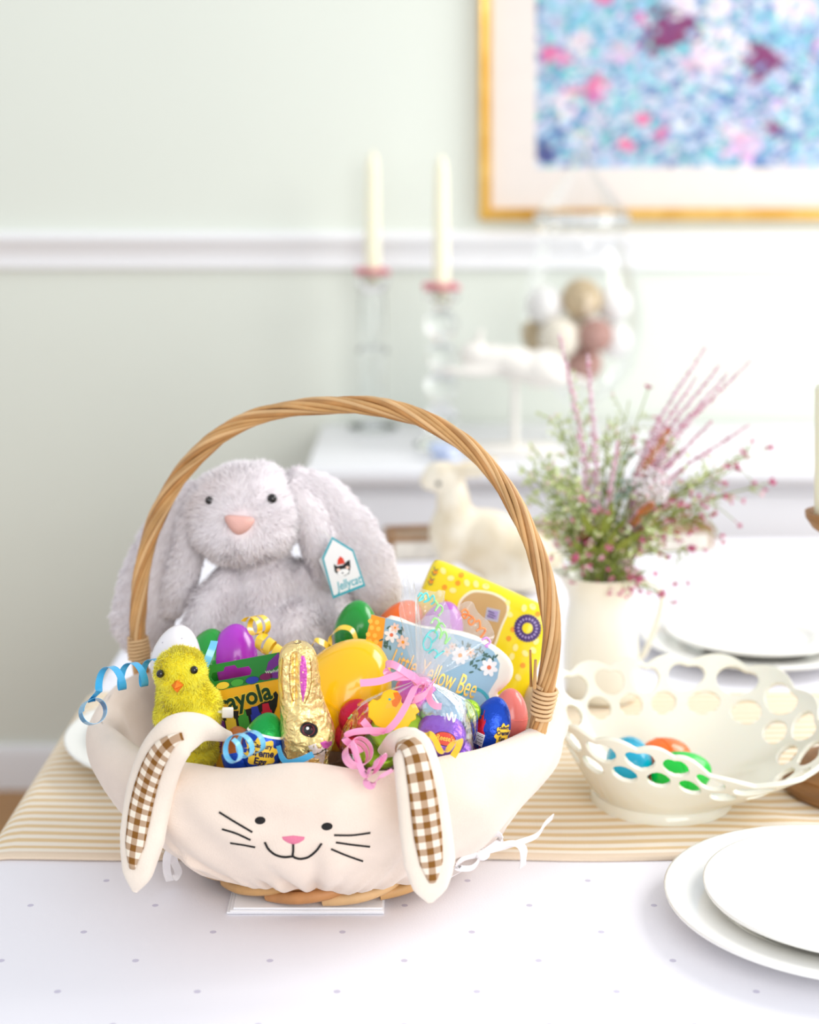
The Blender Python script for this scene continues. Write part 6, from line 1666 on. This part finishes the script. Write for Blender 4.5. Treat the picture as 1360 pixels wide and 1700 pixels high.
# ------------------------------------------------------------------ curling ribbons
RW = 0.0056
def ribbon(paths, m, label, name='curling_ribbon', w=RW):
    mb = MB()
    for pth, wd in paths: mb.add(strip(pth, wd, w))
    return tag(mb.build(name, m, sharp=30), label, 'ribbon', 'curling ribbons on the basket')
def join(*ps):                                # chain path pieces with their own width directions
    P_, W2 = [], []
    for pth, wd in ps:
        pth = np.asarray(pth); P_.append(pth); W2.append(np.broadcast_to(np.asarray(wd, float), pth.shape))
    return np.concatenate(P_), np.concatenate(W2)
kb = 1.205 / F
p1, a1 = helix(P(262, 1114, 1.218), P(168, 1130, 1.190), 21 * kb, 20 * kb, 2.6, 90, 0.6)
p2, a2 = helix(P(151, 1183, 1.203), P(158, 1180, 1.193), 20 * kb, 20 * kb, 2.3, 70, 1.2)
mid = cr([p1[-1], (p1[-1] + p2[0]) / 2 + np.array([-0.004, 0.0, -0.003]), p2[0]], 6)[1:-1]
wm = np.linspace(0, 1, len(mid))[:, None]; 
ribbon([join((p1, a1), (mid, (1 - wm) * a1 + wm * a2), (p2, a2))], M['blueribbon'], 'sky blue ribbon curling over the left rim, ending in a ring')
p1, a1 = helix(P(378, 1246, 1.096), P(426, 1230, 1.126), 20 * kb, 17 * kb, 2.4, 90, 2.0)
ribbon([(p1, a1)], M['paleblueribbon'], 'light blue ribbon curl on the front rim below the chick')
ribbon([(cr([P(338, 1112, 1.20), P(346, 1092, 1.20), P(353, 1074, 1.203), P(356, 1064, 1.207)], 5), (1, 0.3, 0.3))], M['paleblueribbon'], 'short light blue ribbon end beside the chick head')
p1, a1 = helix(P(414, 1040, 1.262), P(436, 1036, 1.275), 16 * kb, 16 * kb, 1.6, 50, 0.4)
p2, a2 = helix(P(436, 1066, 1.262), P(470, 1092, 1.250), 15 * kb, 13 * kb, 2.6, 80, 2.5)
mid = cr([p1[-1], (p1[-1] + p2[0]) / 2, p2[0]], 5)[1:-1]; wm = np.linspace(0, 1, len(mid))[:, None]
ribbon([join((p1, a1), (mid, (1 - wm) * a1 + wm * a2), (p2, a2))], M['yellowribbon'], 'glossy yellow ribbon curl in front of the plush bunny', w=0.0062)
ribbon([(cr([P(514, 1080, 1.27), P(524, 1064, 1.272), P(538, 1068, 1.275), P(547, 1074, 1.28), P(550, 1056, 1.285), P(566, 1042, 1.288), P(584, 1046, 1.288), P(592, 1066, 1.287), P(592, 1084, 1.285)], 6), (0.35, 0.75, 0.35))], M['yellowribbon'], 'yellow ribbon arching behind the large yellow egg', w=0.0055)
ribbon([(cr([P(698, 1246, 1.128), P(703, 1228, 1.126), P(713, 1219, 1.124), P(722, 1228, 1.122), P(731, 1246, 1.122), P(742, 1246, 1.122), P(754, 1232, 1.124), P(764, 1228, 1.128), P(760, 1242, 1.132), P(752, 1256, 1.134)], 6), (0.85, -0.3, 0.35))], M['yellowribbon'], 'yellow zigzag ribbon on the front right rim', w=0.0046)
pk = []
pk.append((cr([KN + [0, -0.008, 0], P(676, 1117, 1.152), P(650, 1124, 1.150), P(628, 1131, 1.150), P(598, 1134, 1.150)], 6), (0.05, 0.1, 1)))
pk.append((cr([KN + [-0.002, -0.007, 0.001], P(668, 1112, 1.15), P(652, 1103, 1.152), P(641, 1104, 1.158), P(643, 1118, 1.158), P(660, 1124, 1.154), P(690, 1122, 1.154)], 6), (0.1, 0.35, 0.9)))
pk.append((cr([KN + [0, -0.009, -0.001], P(690, 1140, 1.148), P(676, 1168, 1.142), P(660, 1195, 1.139), P(642, 1213, 1.138), P(622, 1217, 1.138), P(609, 1204, 1.138), P(602, 1196, 1.140)], 6), (0.9, -0.2, 0.35)))
pk.append((cr([KN + [0.002, -0.009, 0], P(700, 1150, 1.150), P(686, 1162, 1.148), P(702, 1155, 1.146), P(716, 1138, 1.146), P(722, 1130, 1.148), P(714, 1142, 1.152), P(713, 1160, 1.152), P(722, 1171, 1.150), P(733, 1173, 1.150)], 6), (0.45, -0.2, 0.8)))
p1, a1 = helix(P(586, 1258, 1.116), P(600, 1246, 1.106), 18 * kb, 20 * kb, 2.3, 70, 0.3)
p0 = cr([P(640, 1214, 1.138), P(612, 1213, 1.130), P(585, 1216, 1.122), P(572, 1226, 1.118), p1[0]], 6)[:-1]
p3 = cr([p1[-1], P(603, 1283, 1.098), P(616, 1276, 1.096), P(632, 1258, 1.094), P(637, 1256, 1.096), P(622, 1280, 1.098), P(607, 1296, 1.098), P(616, 1304, 1.094), P(632, 1290, 1.092), P(652, 1278, 1.092)], 6)[1:]
pk.append(join((p0, (0.2, -0.2, 0.95)), (p1, a1), (p3, (0.6, -0.3, 0.7))))
ribbon(pk, M['pinkribbon'], 'pink curling ribbon tied around the clear bag and trailing over the rim', w=0.0052)
mesh_k = sphere(KN + [0, -0.004, 0], (0.0065, 0.005, 0.004), 14, 8)
o = mesh('knot', *mesh_k, M['pinkribbon'], bpy.data.objects[[x.name for x in COL.objects if x.name.startswith('curling_ribbon')][-1]])
